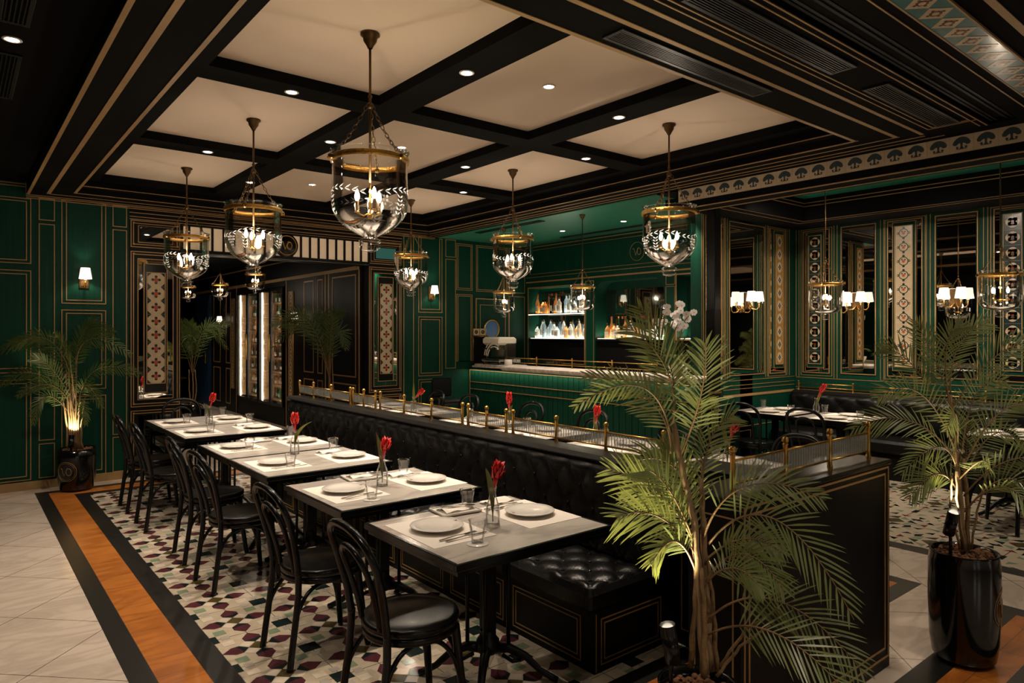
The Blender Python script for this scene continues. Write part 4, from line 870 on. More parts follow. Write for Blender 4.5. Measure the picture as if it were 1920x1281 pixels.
# bottles
def bottle(prof, body, cap, lab, s=1):
    t = thing('bottle', '', 'bottle'); q = MB(); q.lathe([(r*s, z*s) for r, z in prof], body, n=14); q.build('glass_body', t)
    r, z = prof[-2]; q = MB(); q.lathe([(r*s*1.2, (z-.02)*s), (r*s*1.2, (z+.015)*s), (1e-4, (z+.017)*s)], cap, n=10); q.build('cap', t)
    rr_ = max(p[0] for p in prof)*s+.0006; q = MB(); n = 7; vs = []
    for k in range(n+1):
        a = PI+(k/n-.5)*1.9
        vs += [(rr_*math.cos(a), rr_*math.sin(a), lab[0]*s), (rr_*math.cos(a), rr_*math.sin(a), lab[1]*s)]
    q.add(vs, [(2*k, 2*k+1, 2*k+3, 2*k+2) for k in range(n)], 'label'); q.build('label', t); return t
slim = [(1e-4, 0), (.034, 0), (.036, .01), (.036, .19), (.030, .215), (.014, .24), (.013, .29), (1e-4, .292)]
squat = [(1e-4, 0), (.042, 0), (.045, .01), (.045, .12), (.036, .15), (.015, .17), (.014, .21), (1e-4, .212)]
tall = [(1e-4, 0), (.036, 0), (.037, .01), (.037, .17), (.018, .22), (.0135, .24), (.0135, .31), (1e-4, .312)]
drum = [(1e-4, 0), (.040, 0), (.044, .02), (.038, .11), (.044, .16), (.018, .20), (.016, .245), (1e-4, .247)]
KB = dict(amber_squat=Proto(bottle(squat, 'amber', 'darkb', (.03, .10))), clear_slim=Proto(bottle(slim, 'clearb', 'steel', (.05, .14))), clear_squat=Proto(bottle(squat, 'clearb', 'darkb', (.04, .11))),
          blue_slim=Proto(bottle(slim, 'blueb', 'steel', (.09, .12))), amber_tall=Proto(bottle(tall, 'amber', 'tred', (.04, .13))), dark_tall=Proto(bottle(tall, 'darkb', 'tred', (.04, .13))), green_tall=Proto(bottle(tall, 'greenb', 'brass', (.04, .13))), clear_drum=Proto(bottle(drum, 'clearb', 'brass', (.05, .13))))
KN = dict(amber_squat='short round amber spirit bottle', clear_slim='slim clear spirit bottle with white label', clear_squat='short clear bottle with dark cap', blue_slim='slim pale blue gin bottle', amber_tall='tall amber bottle with red cap', dark_tall='tall dark bottle with cream label', green_tall='tall green bottle', clear_drum='clear waisted bottle with gold cap')
def bottles(seq, x, y0, y1, z, where, group):
    n = len(seq)
    for i, k in enumerate(seq):
        y = y1+(y0-y1)*(i+.5)/n; dx = .03*math.sin(i*2.3)
        pos = ['first', 'second', 'third', 'fourth', 'fifth', 'sixth', 'seventh', 'eighth', 'ninth', 'tenth', 'eleventh', 'twelfth', 'thirteenth', 'fourteenth'][i]
        KB[k].at('%s, %s from left, %s' % (KN[k], pos, where), (x+dx, y, z), .2*math.sin(i*1.7), group)
bottles(['amber_tall', 'amber_squat', 'amber_squat', 'dark_tall', 'amber_tall', 'clear_drum', 'blue_slim', 'clear_slim', 'clear_squat', 'clear_slim', 'clear_squat'], 7.57, 7.46, 8.68, 1.967, 'upper lit shelf', 'spirits on the upper bar shelf')
bottles(['clear_squat', 'clear_slim', 'blue_slim', 'blue_slim', 'clear_drum', 'clear_squat', 'clear_slim', 'amber_squat', 'clear_drum', 'amber_squat', 'clear_slim', 'clear_squat'], 7.57, 7.46, 8.68, 1.562, 'lower lit shelf', 'spirits on the lower bar shelf')
bottles(['amber_squat', 'amber_squat', 'clear_squat', 'amber_tall', 'clear_drum', 'amber_squat', 'dark_tall', 'dark_tall', 'clear_squat', 'clear_slim'], 7.55, 5.96, 7.08, 1.567, 'front row of arched niche', 'bottles in the arched niche')
bottles(['amber_tall', 'green_tall', 'dark_tall', 'dark_tall', 'green_tall', 'dark_tall', 'amber_tall', 'dark_tall', 'green_tall'], 7.635, 5.98, 7.08, 1.569, 'back row of arched niche', 'bottles in the arched niche')
lt = thing('lantern', 'small black lantern with an orange glow and pale cord handle in the narrow right niche', 'lantern', (7.56, 5.42, 1.577))
q = MB(); q.lathe([(.058, 0), (.060, .012), (.055, .02)], 'lacq', n=16); q.lathe([(.058, .19), (.040, .215), (.015, .24)], 'lacq', n=16)
for k in range(6): a = k*PI/3; q.tube([(.055*math.cos(a), .055*math.sin(a), .015), (.055*math.cos(a), .055*math.sin(a), .195)], .004, 'lacq', 6)
q.build('cage', lt); M['lglow'] = mat('lantern glow', (.9, .25, .08), .4, emit=(1, .25, .07), es=2.0); q = MB(); q.lathe([(1e-4, .02), (.045, .02), (.045, .17), (1e-4, .172)], 'lglow', n=16); q.build('glowing_core', lt)
q = MB(); q.tube([(0, .06*math.cos(t), .20+.13*math.sin(t)) for t in [PI*i/14 for i in range(15)]], .006, 'linen', 8); q.tube([(-.06, -.07, .2), (-.065, 0, .24), (-.06, .09, .22)], .006, 'linen', 6); q.build('cord_handle', lt)

# things on the back bar and counter
es = thing('espresso_machine', 'chrome and wood espresso machine with looped tubes at the far end of the bar', 'coffee machine', (6.50, 8.30, 1.165))
q = MB(); q.box(-.18, .18, -.22, .22, .05, .09, 'steel', .01); q.box(-.02, .18, -.20, .20, .09, .36, 'steel', .03); q.box(-.17, .18, -.21, .21, .30, .42, 'label', .03); q.build('body', es)
q = MB(); q.lathe([(.03, .23), (.035, .24), (.035, .29), (.03, .3)], 'chrome', (-.10, -.08, 0), 14); q.lathe([(.03, .23), (.035, .24), (.035, .29), (.03, .3)], 'chrome', (-.10, .09, 0), 14); q.tube([(-.1, -.08, .25), (-.24, -.08, .24)], .012, 'lacq', 8); q.tube([(-.1, .09, .25), (-.24, .09, .24)], .012, 'lacq', 8); q.build('group_head', es)
q = MB()
for r in (.16, .20, .24): q.tube([(-.16-.02*r, .02+r*math.cos(t)-.1, .10+r*1.1*math.sin(t)) for t in [PI*.05+PI*.62*i/12 for i in range(13)]], .009, 'linen', 8)
q.build('hose', es)
for k, sy in enumerate((-.18, .18)):
    for sx in (-.15, .15): q = MB(); q.lathe([(.02, 0), (.016, .05)], 'chrome', (sx, sy, 0), 10); q.build('foot', es)
q = MB(); q.lathe([(1e-4, 0), (.055, 0), (.06, .01), (.06, .085), (.055, .085), (.05, .015)], 'porc', n=20); o = q.build('ceramic_cup', None, (6.42, 7.98, 1.166)); tag(o, 'round white pot in front of the espresso machine', 'cup')
mf = thing('menu_stand', 'tall brass framed board topped by two flower tiles on the far end of the bar', 'stand', (6.40, 8.66, 1.165))
q = MB(); q.box(-.012, .012, -.11, .11, .012, .42, 'lacq'); q.build('board', mf)
q = MB()
for sy in (-.115, .115): q.tube([(0, sy, 0), (0, sy, .44)], .009, 'brass', 8)
q.tube([(0, -.115, .43), (0, .115, .43)], .009, 'brass', 8); q.tube([(0, -.115, .012), (0, .115, .012)], .009, 'brass', 8); q.build('brass_frame', mf)
q = MB(); MP = Pl((-.006, 0, 0), (0, 1, 0), (-1, 0, 0))
for a in (-.058, .058): MP.box(q, a-.052, a+.052, .445, .55, 0, .012, 'tcream'); MP.disc(q, a, .497, .03, .0126, 'tdark', 10); MP.disc(q, a, .497, .012, .0142, 'tochre', 8)
q.build('tile_sign', mf); mf.rotation_euler = (0, 0, .45)
for i, (x, y) in enumerate(((7.2, 8.2), (7.2, 7.8))):
    t = thing('machine', ['black countertop blender base left under the niches', 'black countertop machine right of the blender base'][i], 'appliance', (x, y, 1.02)); q = MB(); q.box(-.1, .1, -.09, .09, 0, .22, 'lacq', .02); q.build('body', t); q = MB(); q.box(-.104, -.10, -.07, .07, .14, .19, 'steel'); q.build('display', t)
# orchid in a white bowl
bw = MB(); bw.lathe([(1e-4, .0), (.06, 0), (.075, .01), (.105, .06), (.125, .11), (.130, .125), (.124, .125), (.10, .07), (1e-4, .03)], 'porc', n=28); bw.lathe([(1e-4, .105), (.118, .105)], 'soil', n=20)
o = bw.build('flower_bowl', None, (6.50, 4.93, 1.156)); tag(o, 'white ceramic bowl holding orchids on the near end of the bar', 'bowl')
oc = thing('orchid_plant', 'white moth orchid arching over the near end of the bar', 'orchid', (6.50, 4.93, 1.26))
Rv = Vector((.7757, -.631, 0)); Fv = Vector((.631, .7757, 0)); Uv = Vector((0, 0, 1)); Z3 = Vector((0, 0, 0))
def bez(a, b, c, n=16):
    a, b, c = map(Vector, (a, b, c)); ctrl = b*2-(a+c)*.5
    return [a*(1-t)**2+ctrl*2*t*(1-t)+c*t*t for t in [i/n for i in range(n+1)]]
rr = random.Random(5); fl = []
for e in ((-.26, -.05, .50, .10), (.02, .0, .74, .02), (.15, -.04, .62, .14), (-.12, .05, .68, .05)):
    p = bez(Z3, Rv*(e[3]*.2)+Uv*.42, Rv*e[0]+Fv*e[1]+Uv*e[2]); p = [v for v in p]; q = MB(); q.tube(p, .004, 'gleaf', 6); q.build('flower_stem', oc); fl += p[9:]
for k in range(26):
    c = fl[(k*7) % len(fl)]+Vector((rr.uniform(-.03, .03), rr.uniform(-.03, .03), rr.uniform(-.03, .03))); q = MB(); nrm = (-Fv+Vector((rr.uniform(-.5, .5), rr.uniform(-.5, .5), rr.uniform(-.3, .3)))).normalized(); u = nrm.cross(Uv).normalized(); w = u.cross(nrm)
    for j in range(5):
        a = PI/2+2*PI*j/5; d = u*math.cos(a)+w*math.sin(a); e = u*-math.sin(a)+w*math.cos(a); r = .048 if j in (1, 4) else .040; wd_ = .026 if j in (1, 4) else .017
        q.add([c, c+d*r*.5+e*wd_+nrm*.006, c+d*r*.9+e*wd_*.8+nrm*.002, c+d*r*1.05, c+d*r*.9-e*wd_*.8+nrm*.002, c+d*r*.5-e*wd_+nrm*.006], [(0, 1, 2, 3, 4, 5)], 'orchid', True)
    q.ball(c+nrm*.008, .006, 'tochre', 8); q.build('blossom', oc)
for k in range(5):
    a = k*1.26; d = Vector((math.cos(a), math.sin(a), 0)); e = Vector((-math.sin(a), math.cos(a), 0)); q = MB(); p = bez(Z3, d*.10+Uv*.13, d*.22+Uv*.09, 8); vs = []
    for i, v in enumerate(p): w_ = .032*math.sin(PI*min(1, (i+.6)/8.6)); vs += [v+e*w_+Uv*.006, v, v-e*w_+Uv*.006]
    q.add(vs, [(3*i+j, 3*i+j+1, 3*i+j+4, 3*i+j+3) for i in range(8) for j in (0, 1)], 'leafd', True); q.build('leaf', oc)
# black swivel seat by the far end
st = thing('swivel_stool', 'black low-backed stool on a chrome stem at the far end of the bar side tables', 'stool', (5.62, 8.42, 0))
q = MB(); q.lathe([(1e-4, 0), (.19, 0), (.19, .012), (.04, .03), (.03, .06), (.028, .58)], 'chrome', n=24); q.build('stem', st); q = MB(); q.box(-.17, .17, -.17, .17, .60, .68, 'leather', .03); q.build('seat', st); q = MB(); q.box(-.17, .17, .12, .17, .70, .98, 'leather', .02); q.tube([(0, .12, .64), (0, .19, .66), (0, .18, .75)], .015, 'chrome', 8); q.build('backrest', st)

# ================================================================== wine cabinets in the passage
def cabinet(label, y0, y1):
    t = thing('wine_cabinet', label, 'cabinet', (4.5, y0, .32)); w = y1-y0; H_ = 2.14
    q = MB(); q.box(.55, .6, 0, w, 0, H_, 'lacq'); q.box(0, .55, 0, .04, 0, H_, 'lacq'); q.box(0, .55, w-.04, w, 0, H_, 'lacq'); q.box(0, .55, .04, w-.04, 0, .04, 'lacq'); q.box(0, .55, .04, w-.04, H_-.04, H_, 'lacq'); q.build('carcass', t)
    q = MB(); q.box(.52, .549, .05, w-.05, .05, H_-.05, 'wood'); q.box(.02, .5, w-.065, w-.045, .05, H_-.05, 'wood'); q.build('lining', t)
    for k in range(8): q = MB(); q.box(.05, .52, .05, w-.07, .08+.255*k, .098+.255*k, 'wood'); q.build('shelf', t)
    q = MB(); q.box(.005, .02, w-.12, w-.085, .06, H_-.06, 'led'); q.build('led_strip', t)
    light('AREA', 'cabinet_light', (.045, .09, H_/2), 45, WARM2, t, H_-.2, rot=(0, -PI/2, .7), sy=.03)
    for a, b in ((.0, w*.5), (w*.5, w)):
        q = MB(); P_2 = Pl((0, 0, 0), (0, 1, 0), (-1, 0, 0)); P_2.rect(q, a+.005, b-.005, .01, H_-.01, .045, 'lacq', .03, .002); o = q.build('door', t)
        q = MB(); P_2.box(q, a+.05, b-.05, .055, H_-.055, .012, .016, 'pane'); q.build('door_glass', o)
        q = MB(); q.tube([(-.05, b-.03 if a == 0 else a+.03, .8), (-.05, b-.03 if a == 0 else a+.03, 1.3)], .008, 'brass', 8); q.build('handle', o)
    return t
cabinet('tall lit wine cabinet in the passage, left one with a bright strip', 13.15, 14.40); cabinet('tall lit wine cabinet in the passage, right one nearer the bar', 11.88, 13.13)
SH = ['bottom', 'second', 'third', 'fourth', 'fifth', 'sixth', 'seventh', 'top']
for cname, y0 in (('left', 13.15), ('right', 11.88)):
    for k in range(8):
        for i in range(6):
            kind = ['green_tall', 'dark_tall', 'dark_tall', 'amber_tall', 'green_tall', 'dark_tall'][(i+k) % 6] if k != 1 else 'amber_squat'
            o = KB[kind].at('wine bottle on the %s shelf of the %s wine cabinet, %s from its right' % (SH[k], cname, ['first', 'second', 'third', 'fourth', 'fifth', 'sixth'][i]), (4.72+.02*math.sin(i*3+k), y0+.13+.165*i, .32+.099+.255*k), .1, 'wine bottles in the %s cabinet' % cname)
            o.scale = (.74, .74, .74)

# ================================================================== tableware
def mk(name, cat, build): t = thing(name, '', cat); build(t); return Proto(t)
def b_plate(t):
    q = MB(); q.lathe([(1e-4, .004), (.07, .004), (.078, .006), (.10, .014), (.124, .019), (.126, .021), (.124, .023), (.098, .018), (.078, .011), (.07, .009), (1e-4, .008)], 'porc', n=40); q.lathe([(.062, 0), (.070, 0), (.072, .005), (.06, .005)], 'porc', n=30); q.build('plate_body', t)
    q = MB(); monogram(q, lambda x, y: (.105+x*.9, y, .0215), .014, 'bronze', .0007, False); q.build('monogram', t)
def b_mat(t): q = MB(); q.box(-.165, .165, -.225, .225, 0, .0016, 'paper'); q.build('sheet', t)
def b_glass(t):
    q = MB(); vs = []; n = 32
    prof = [(.0255, .000), (.027, .004), (.0285, .018), (.033, .060), (.0365, .072), (.0405, .100)]
    for r, z in prof:
        for k in range(n): f = 1+(.035*math.cos(2*PI*k/n*8) if .01 < z < .065 else 0); vs.append((r*f*math.cos(2*PI*k/n), r*f*math.sin(2*PI*k/n), z))
    q.add(vs, [(i*n+k, i*n+(k+1) % n, (i+1)*n+(k+1) % n, (i+1)*n+k) for i in range(len(prof)-1) for k in range(n)], 'glass', True)
    q.lathe([(1e-4, 0), (.0255, 0)], 'glass', n=32); q.lathe([(1e-4, .012), (.024, .012), (.030, .062), (.0345, .072), (.0395, .1003), (.0405, .1)], 'glass', n=32); q.build('tumbler', t)
def b_coaster(t): q = MB(); q.lathe([(1e-4, 0), (.047, 0), (.048, .002), (.046, .004), (1e-4, .004)], 'porc', n=28); q.build('disc', t)
def cut(q, kind, x, y, L=.19, k='steel'):
    hz = .004
    pts = [(x-L/2, y, hz-.001), (x-L/2+.02, y, hz), (x, y, hz+.004), (x+L*.22, y, hz+.002)]
    vs = []; ws = [.005, .0065, .003, .003]
    for (a, b, c), w_ in zip(pts, ws): vs += [(a, b-w_, c), (a, b+w_, c), (a, b+w_, c+.0025), (a, b-w_, c+.0025)]
    q.add(vs, [(4*i+j, 4*i+(j+1) % 4, 4*i+4+(j+1) % 4, 4*i+4+j) for i in range(3) for j in range(4)]+[(3, 2, 1, 0), (12, 13, 14, 15)], k)
    e = x+L*.22
    if kind == 'fork':
        q.box(e, e+.03, y-.009, y+.009, hz+.001, hz+.004, k, .001)
        for d in (-.0075, -.0025, .0025, .0075): q.box(e+.028, e+.068, y+d-.0013, y+d+.0013, hz+.002, hz+.0045, k)
    elif kind == 'knife': q.prism([(e-.01, y-.003, hz), (e+.08, y-.006, hz), (e+.095, y+.002, hz), (e+.08, y+.008, hz), (e-.01, y+.006, hz)], (0, 0, .0018), k)
    else: q.prism([(e+.024+.028*math.cos(2*PI*i/14), y+.019*math.sin(2*PI*i/14), hz) for i in range(14)], (0, 0, .003), k)
def b_fork(t): q = MB(); cut(q, 'fork', 0, 0); q.build('tines_and_handle', t)
def b_knife(t): q = MB(); cut(q, 'knife', 0, 0); q.build('blade_and_handle', t)
def b_spoon(t): q = MB(); cut(q, 'spoon', 0, 0, .18); q.build('bowl_and_handle', t)
def b_napkin(t):
    q = MB()
    def fn(i, j): return Vector((-.085+.17*i, -.05+.10*j, .004+.006*math.sin(i*5+j*4)**2+.008*(1-abs(2*j-1))))
    q.grid(fn, 14, 10, 'linen'); q.box(-.085, .085, -.05, .05, 0, .005, 'linen', .002); q.build('folded_cloth', t)
def b_dish(t):
    q = MB(); q.box(-.11, .11, -.085, .085, .004, .010, 'porc', .003)
    for z_ in ((-.11, .11, -.085, -.078), (-.11, .11, .078, .085), (-.11, -.103, -.078, .078), (.103, .11, -.078, .078)): q.box(*z_, .008, .016, 'porc', .002)
    q.box(-.09, .09, -.065, .065, 0, .005, 'porc'); q.build('tray', t)
def b_vase(t):
    q = MB(); pr = [(.033, .0), (.035, .004), (.035, .065), (.031, .095), (.019, .130), (.0155, .155), (.018, .175), (.021, .185)]; q.lathe([(1e-4, 0)]+pr, 'glass', n=28); q.lathe([(1e-4, .006)]+[(r-.0025, z+.006) for r, z in pr[:-1]]+[(.021, .185)], 'glass', n=28); q.build('vase_body', t)
    q = MB(); q.lathe([(1e-4, .007), (.0285, .008), (.0285, .07), (1e-4, .071)], 'water', n=24); q.build('water', t)
PLT = mk('dinner_plate', 'plate', b_plate); MT = mk('placemat', 'placemat', b_mat); GL = mk('water_glass', 'glass', b_glass); CO = mk('coaster', 'coaster', b_coaster); FK = mk('fork', 'fork', b_fork); KF = mk('knife', 'knife', b_knife)
SPN = mk('spoon', 'spoon', b_spoon); NP = mk('folded_napkin', 'napkin', b_napkin); DI = mk('small_tray', 'tray', b_dish); VS = mk('bud_vase', 'vase', b_vase)
TZ = .7412
def ginger(label, loc, lean, h=.20, leaf=True, group=None, leafd=(-.04, .02), lh=.13):
    t = thing('ginger_flower', label, 'flower', loc); rr = random.Random(int(abs(loc[1])*100)); L0 = Vector((lean[0], lean[1], h)); q = MB()
    st = bez((0, 0, -.13), (L0.x*.15, L0.y*.15, h*.2), L0*.86, 10); q.tube(st, .0035, 'gleaf', 6); q.build('stem', t)
    ax = (L0-Vector((0, 0, 0))).normalized(); u = ax.orthogonal().normalized(); w = ax.cross(u); q = MB(); base = L0*.55
    for k in range(26):
        f = k/25; a = k*2.4; c = base+ax*(h*.62*f); d = (u*math.cos(a)+w*math.sin(a)); r0 = .010*(1-f*.3); L_ = .044*(1-.40*f); tip = c+d*(r0+L_*.62)+ax*L_*1.2; e = ax.cross(d)
        q.add([c, c+d*(r0+.012)+e*.0105+ax*.008, tip, c+d*(r0+.012)-e*.0105+ax*.008, c+ax*.02], [(0, 1, 2, 3), (1, 2, 4), (3, 4, 2)], 'red', True)
    q.tube([base-ax*.05, base, base+ax*h*.5], [.004, .011, .006], 'red', 8); q.build('petals', t)
    if leaf:
        q = MB(); p = bez((0, 0, -.10), (leafd[0]*.25, leafd[1]*.25, lh*.25), (leafd[0], leafd[1], lh), 10); vs = []; e = Vector((.6, -.8, 0))
        for i, v in enumerate(p): w_ = .015*math.sin(PI*min(1, (i*.9+.3)/9.6))**.8; vs += [v+e*w_, v+Vector((0, .004, 0)), v-e*w_]
        q.add(vs, [(3*i+j, 3*i+j+1, 3*i+j+4, 3*i+j+3) for i in range(10) for j in (0, 1)], 'gleaf', True); q.build('leaf', t)
    if group: t['group'] = group
    return t
def setting(x, y, side, tn, rowg, full=True, cloth=False):
    """one place setting; side = 1: diner sits at -x and looks to +x"""
    s = side; who = ('chair side of' if s > 0 else 'bench side of'); rz = 0 if s > 0 else PI
    MT.at('white paper placemat, %s %s' % (who, tn), (x, y, TZ), .02*math.sin(y*9), 'placemats'+rowg)
    PLT.at('round white plate, %s %s' % (who, tn), (x, y+.02*s, TZ+.002), rz, 'plates'+rowg)
    if full:
        FK.at('steel fork, %s %s' % (who, tn), (x-.005*s, y-s*.150, TZ+.002), rz+.04, 'forks'+rowg)
        KF.at('steel knife by the plate, %s %s' % (who, tn), (x+.01*s, y-s*.180, TZ+.002), rz+.02, 'knives'+rowg)
    if cloth: NP.at('folded white napkin beside the plate %s the %s' % (who, tn), (x+.0*s, y+.19, TZ+.002), .2, 'napkins'+rowg)
gl_ = ' of the left row'
# left row: settings, glasses, vases
for i, ((a, b), tn) in enumerate(zip(TL, TN)):
    ym = (a+b)/2; yc = [2.70, 3.68, 4.75, 5.62, 6.72, 7.56][i]
    setting(1.745, yc-.02, 1, tn, gl_); setting(2.255, yc-.05, -1, tn, gl_, True, False)
    GL.at('ribbed glass tumbler, chair side of '+tn, ([1.76, 1.775, 1.76, 1.77, 1.79, 1.80][i], [2.40, 3.40, 4.53, 5.39, 6.50, 7.36][i], TZ+.005 if i in (0, 1) else TZ+.001), 0, 'tumblers'+gl_)
    GL.at('ribbed glass tumbler, bench side of '+tn, ([2.07, 2.24, 2.27, 2.28, 2.3, 2.28][i], [2.915, 3.86, 4.98, 5.86 if i == 3 else 5.9, 7.0, 7.83][i], TZ+.001), .3, 'tumblers'+gl_)
    if i in (0, 1): CO.at('round white coaster under a tumbler, '+tn, (1.76 if i == 0 else 1.775, [2.40, 3.40][i], TZ), 0, 'coasters'+gl_)
    NP.at('folded white napkin, bench side of '+tn, (2.22, yc+.20, TZ+.002) if i != 0 else (2.27, 2.92, TZ+.002), .15, 'napkins'+gl_)
for (x, y, i) in ((1.99, 2.905, 0), (1.99, 3.945, 1), (1.97, 5.84, 3)):
    DI.at('small white tray with cutlery, '+TN[i], (x, y, TZ), -.10, 'small trays'+gl_); NP.at('folded napkin on the small tray, '+TN[i], (x, y, TZ+.0105), 0, 'napkins'+gl_)
    SPN.at('steel spoon on the tray, '+TN[i], (x+.01, y-.01, TZ+.022), -.3, 'spoons'+gl_); KF.at('steel knife on the tray, '+TN[i], (x, y+.02, TZ+.022), -.2, 'knives'+gl_)
for (x, y), l, lean, h, lf, lh in (((1.985, 2.585), TN[0], (.02, -.015), .115, (-.035, .01), .125), ((1.985, 3.67), TN[1], (.015, -.015), .10, (-.03, .02), .17),
        ((1.985, 5.03), 'seam of the third and fourth left-row tables', (.005, .01), .12, (.11, -.05), .09), ((1.97, 7.20), TN[5], (.03, -.01), .12, (-.04, .03), .06)):
    VS.at('clear glass bud vase, '+l, (x, y, TZ), 0, 'bud vases'+gl_); ginger('red ginger flower, '+l, (x, y, TZ+.15), lean, h, True, 'red ginger flowers'+gl_, lf, lh)
# bar side and dining bay settings, seen small behind the screens
for i, ((a, b), tn) in enumerate(zip(TR, RN)):
    ym = (a+b)/2; setting(4.28, ym, -1, tn, ' on the bar side', False); setting(3.86, ym, 1, tn, ' on the bar side', False)
    GL.at('glass tumbler, chair side of '+tn, (4.25, ym+.24, TZ+.001), 0, 'tumblers on the bar side'); GL.at('glass tumbler, bench side of '+tn, (3.9, ym-.24, TZ+.001), .4, 'tumblers on the bar side')
for (x, y), l, lean, h, lf, lh in (((4.03, 2.66), RN[0], (.05, -.03), .14, (-.03, .03), .18), ((4.10, 3.95), RN[1], (.01, -.01), .12, (.01, .02), .10), ((4.05, 5.02), RN[2], (-.01, -.01), .16, (.02, -.02), .08), ((4.05, 6.75), RN[4], (.08, -.05), .10, (.0, .0), .20)):
    VS.at('clear glass bud vase, '+l, (x, y, TZ), 0, 'bud vases on the bar side'); ginger('red ginger flower, '+l, (x, y, TZ+.15), lean, h, True, 'red ginger flowers on the bar side', lf, lh)
for i, ((a, b), tn) in enumerate(zip(TD, DN)):
    ym = (a+b)/2; setting(7.24, ym-.05, 1, tn, ' of the dining bay'); setting(7.60, ym, -1, tn, ' of the dining bay', False)
    GL.at('cut glass tumbler, chair side of '+tn, (7.28, ym-.27, TZ+.001), 0, 'tumblers of the dining bay'); GL.at('cut glass tumbler, bench side of '+tn, (7.62, ym+.27, TZ+.001), 0, 'tumblers of the dining bay')
    NP.at('folded white napkin on the '+tn, (7.45, ym+.12, TZ+.002), .4, 'napkins of the dining bay')
VS.at('clear glass bud vase on the seam of the two corner dining bay tables', (7.48, 3.80, TZ), 0, 'bud vases'); ginger('thin red ginger flower in the vase of the dining bay corner tables', (7.48, 3.80, TZ+.15), (.06, -.05), .15, True, None, (.10, -.08), .18)
# ================================================================== potted palms
def frond(mb, pts, L, n, k, rnd, face, roll=.35, droop=.25, w=.0075, stemk='stem', start=.22, r0=.0045):
    """feather frond: midrib through pts, a pair of narrow leaflets at every node"""
    P_ = bez(*pts, n=n); m = len(P_); mb.tube(P_, [r0*(1-.75*i/m) for i in range(m)], stemk, 5)
    i0 = int(m*start)
    for i in range(i0, m-1):
        f = (i-i0)/(m-1-i0); p = P_[i]; t = (P_[i+1]-P_[i-1]).normalized(); s = t.cross(face)
        s = s.normalized() if s.length > 1e-3 else t.orthogonal().normalized(); nrm = s.cross(t)
        ll = L*(.45+.55*math.sin(PI*min(1, f*.75+.18)))*(1-.5*max(0, f-.8)/.2)*rnd.uniform(.88, 1.08)
        for sg in (1, -1):
            fw = .68+.60*f+rnd.uniform(-.08, .08); d = (s*sg*math.cos(fw*.9)+t*math.sin(fw*.9)*1.0+nrm*rnd.uniform(-roll, roll)*.5).normalized()
            side = d.cross(nrm).normalized(); a = p; vs = [a+side*w*.35, a-side*w*.35]
            for q in (.3, .62, .86):
                c = p+d*ll*q-Vector((0, 0, 1))*droop*ll*q*q; ww = w*(1, .85, .5)[(.3, .62, .86).index(q)]; vs += [c+side*ww, c-side*ww]
            vs.append(p+d*ll-Vector((0, 0, 1))*droop*ll)
            mb.add(vs, [(0, 1, 3, 2), (2, 3, 5, 4), (4, 5, 7, 6), (6, 7, 8)], k, True)
def palm(name, label, loc, S, fronds, canes, k='leaf', L=.17, n=34, seed=1, w=.0075, group=None, depth=1.0):
    t = thing(name, label, 'palm', loc, 0, group); rnd = random.Random(seed)
    for c in canes:
        q = MB(); p = []; cc = [Rv*a+Uv*z+Fv*d for a, z, d in c[0]]
        for i in range(len(cc)-1):
            for j in range(5): p.append(cc[i].lerp(cc[i+1], j/5)+Rv*.003*math.sin((i*5+j)*2.1))
        p.append(cc[-1]); q.tube(p, [c[1]*(1-.45*i/len(p))*(1+.10*(i % 3 == 0)) for i in range(len(p))], c[2], 8); q.build('cane', t)
    for i, f in enumerate(fronds):
        (a0, z0), (a1, z1), (a2, z2), dp = f[:4]; sc_ = f[4] if len(f) > 4 else 1
        d = dp*depth; jd = rnd.uniform(-.4, .4)
        pts = (Rv*a0+Uv*z0, Rv*a1+Uv*z1+Fv*d*.55, Rv*a2+Uv*z2+Fv*d)
        face = (-Fv+Uv*rnd.uniform(-.1, .5)+Rv*jd).normalized()
        q = MB(); frond(q, pts, L*sc_, n, k, rnd, face, .35, rnd.uniform(.02, .22), w); q.build('frond', t)
    return t
def pot(name, label, loc, prof, mono_a, mz, s, fill, group=None):
    t = thing(name, label, 'planter', loc, 0, group); q = MB(); q.lathe([(1e-4, 0)]+prof+[(prof[-1][0]-.012, prof[-1][1]-.002), (prof[-1][0]-.016, fill-.02)], 'pot', n=48); q.build('vessel', t)
    def rad(z):
        for (r0, z0), (r1, z1) in zip(prof, prof[1:]):
            if z0 <= z <= z1: return r0+(r1-r0)*(z-z0)/max(1e-6, z1-z0)
        return prof[-1][0]
    def fn(x, y): z = mz+y; r = rad(z)+.0012; a = mono_a+x/r; return (r*math.cos(a), r*math.sin(a), z)
    q = MB(); monogram(q, fn, s, 'goldw', .0022); q.tube([fn(s*.86*math.cos(2*PI*i/32), s*.86*math.sin(2*PI*i/32)) for i in range(32)], .0012, 'goldw', 5, closed=True); q.build('monogram', t)
    q = MB(); rnd = random.Random(4); R_ = prof[-1][0]-.014
    q.lathe([(1e-4, fill-.006), (R_, fill-.012)], 'soil', n=24); q.build('soil', t)
    q = MB()
    for i in range(150):
        r = R_*math.sqrt(rnd.random())*.94; a = rnd.random()*6.283; q.ball((r*math.cos(a), r*math.sin(a), fill-.004+rnd.uniform(0, .008)), rnd.uniform(.007, .014), 'soil', 6, .7)
    o = q.build('clay_pebbles', t); o['kind'] = 'stuff'
    return t
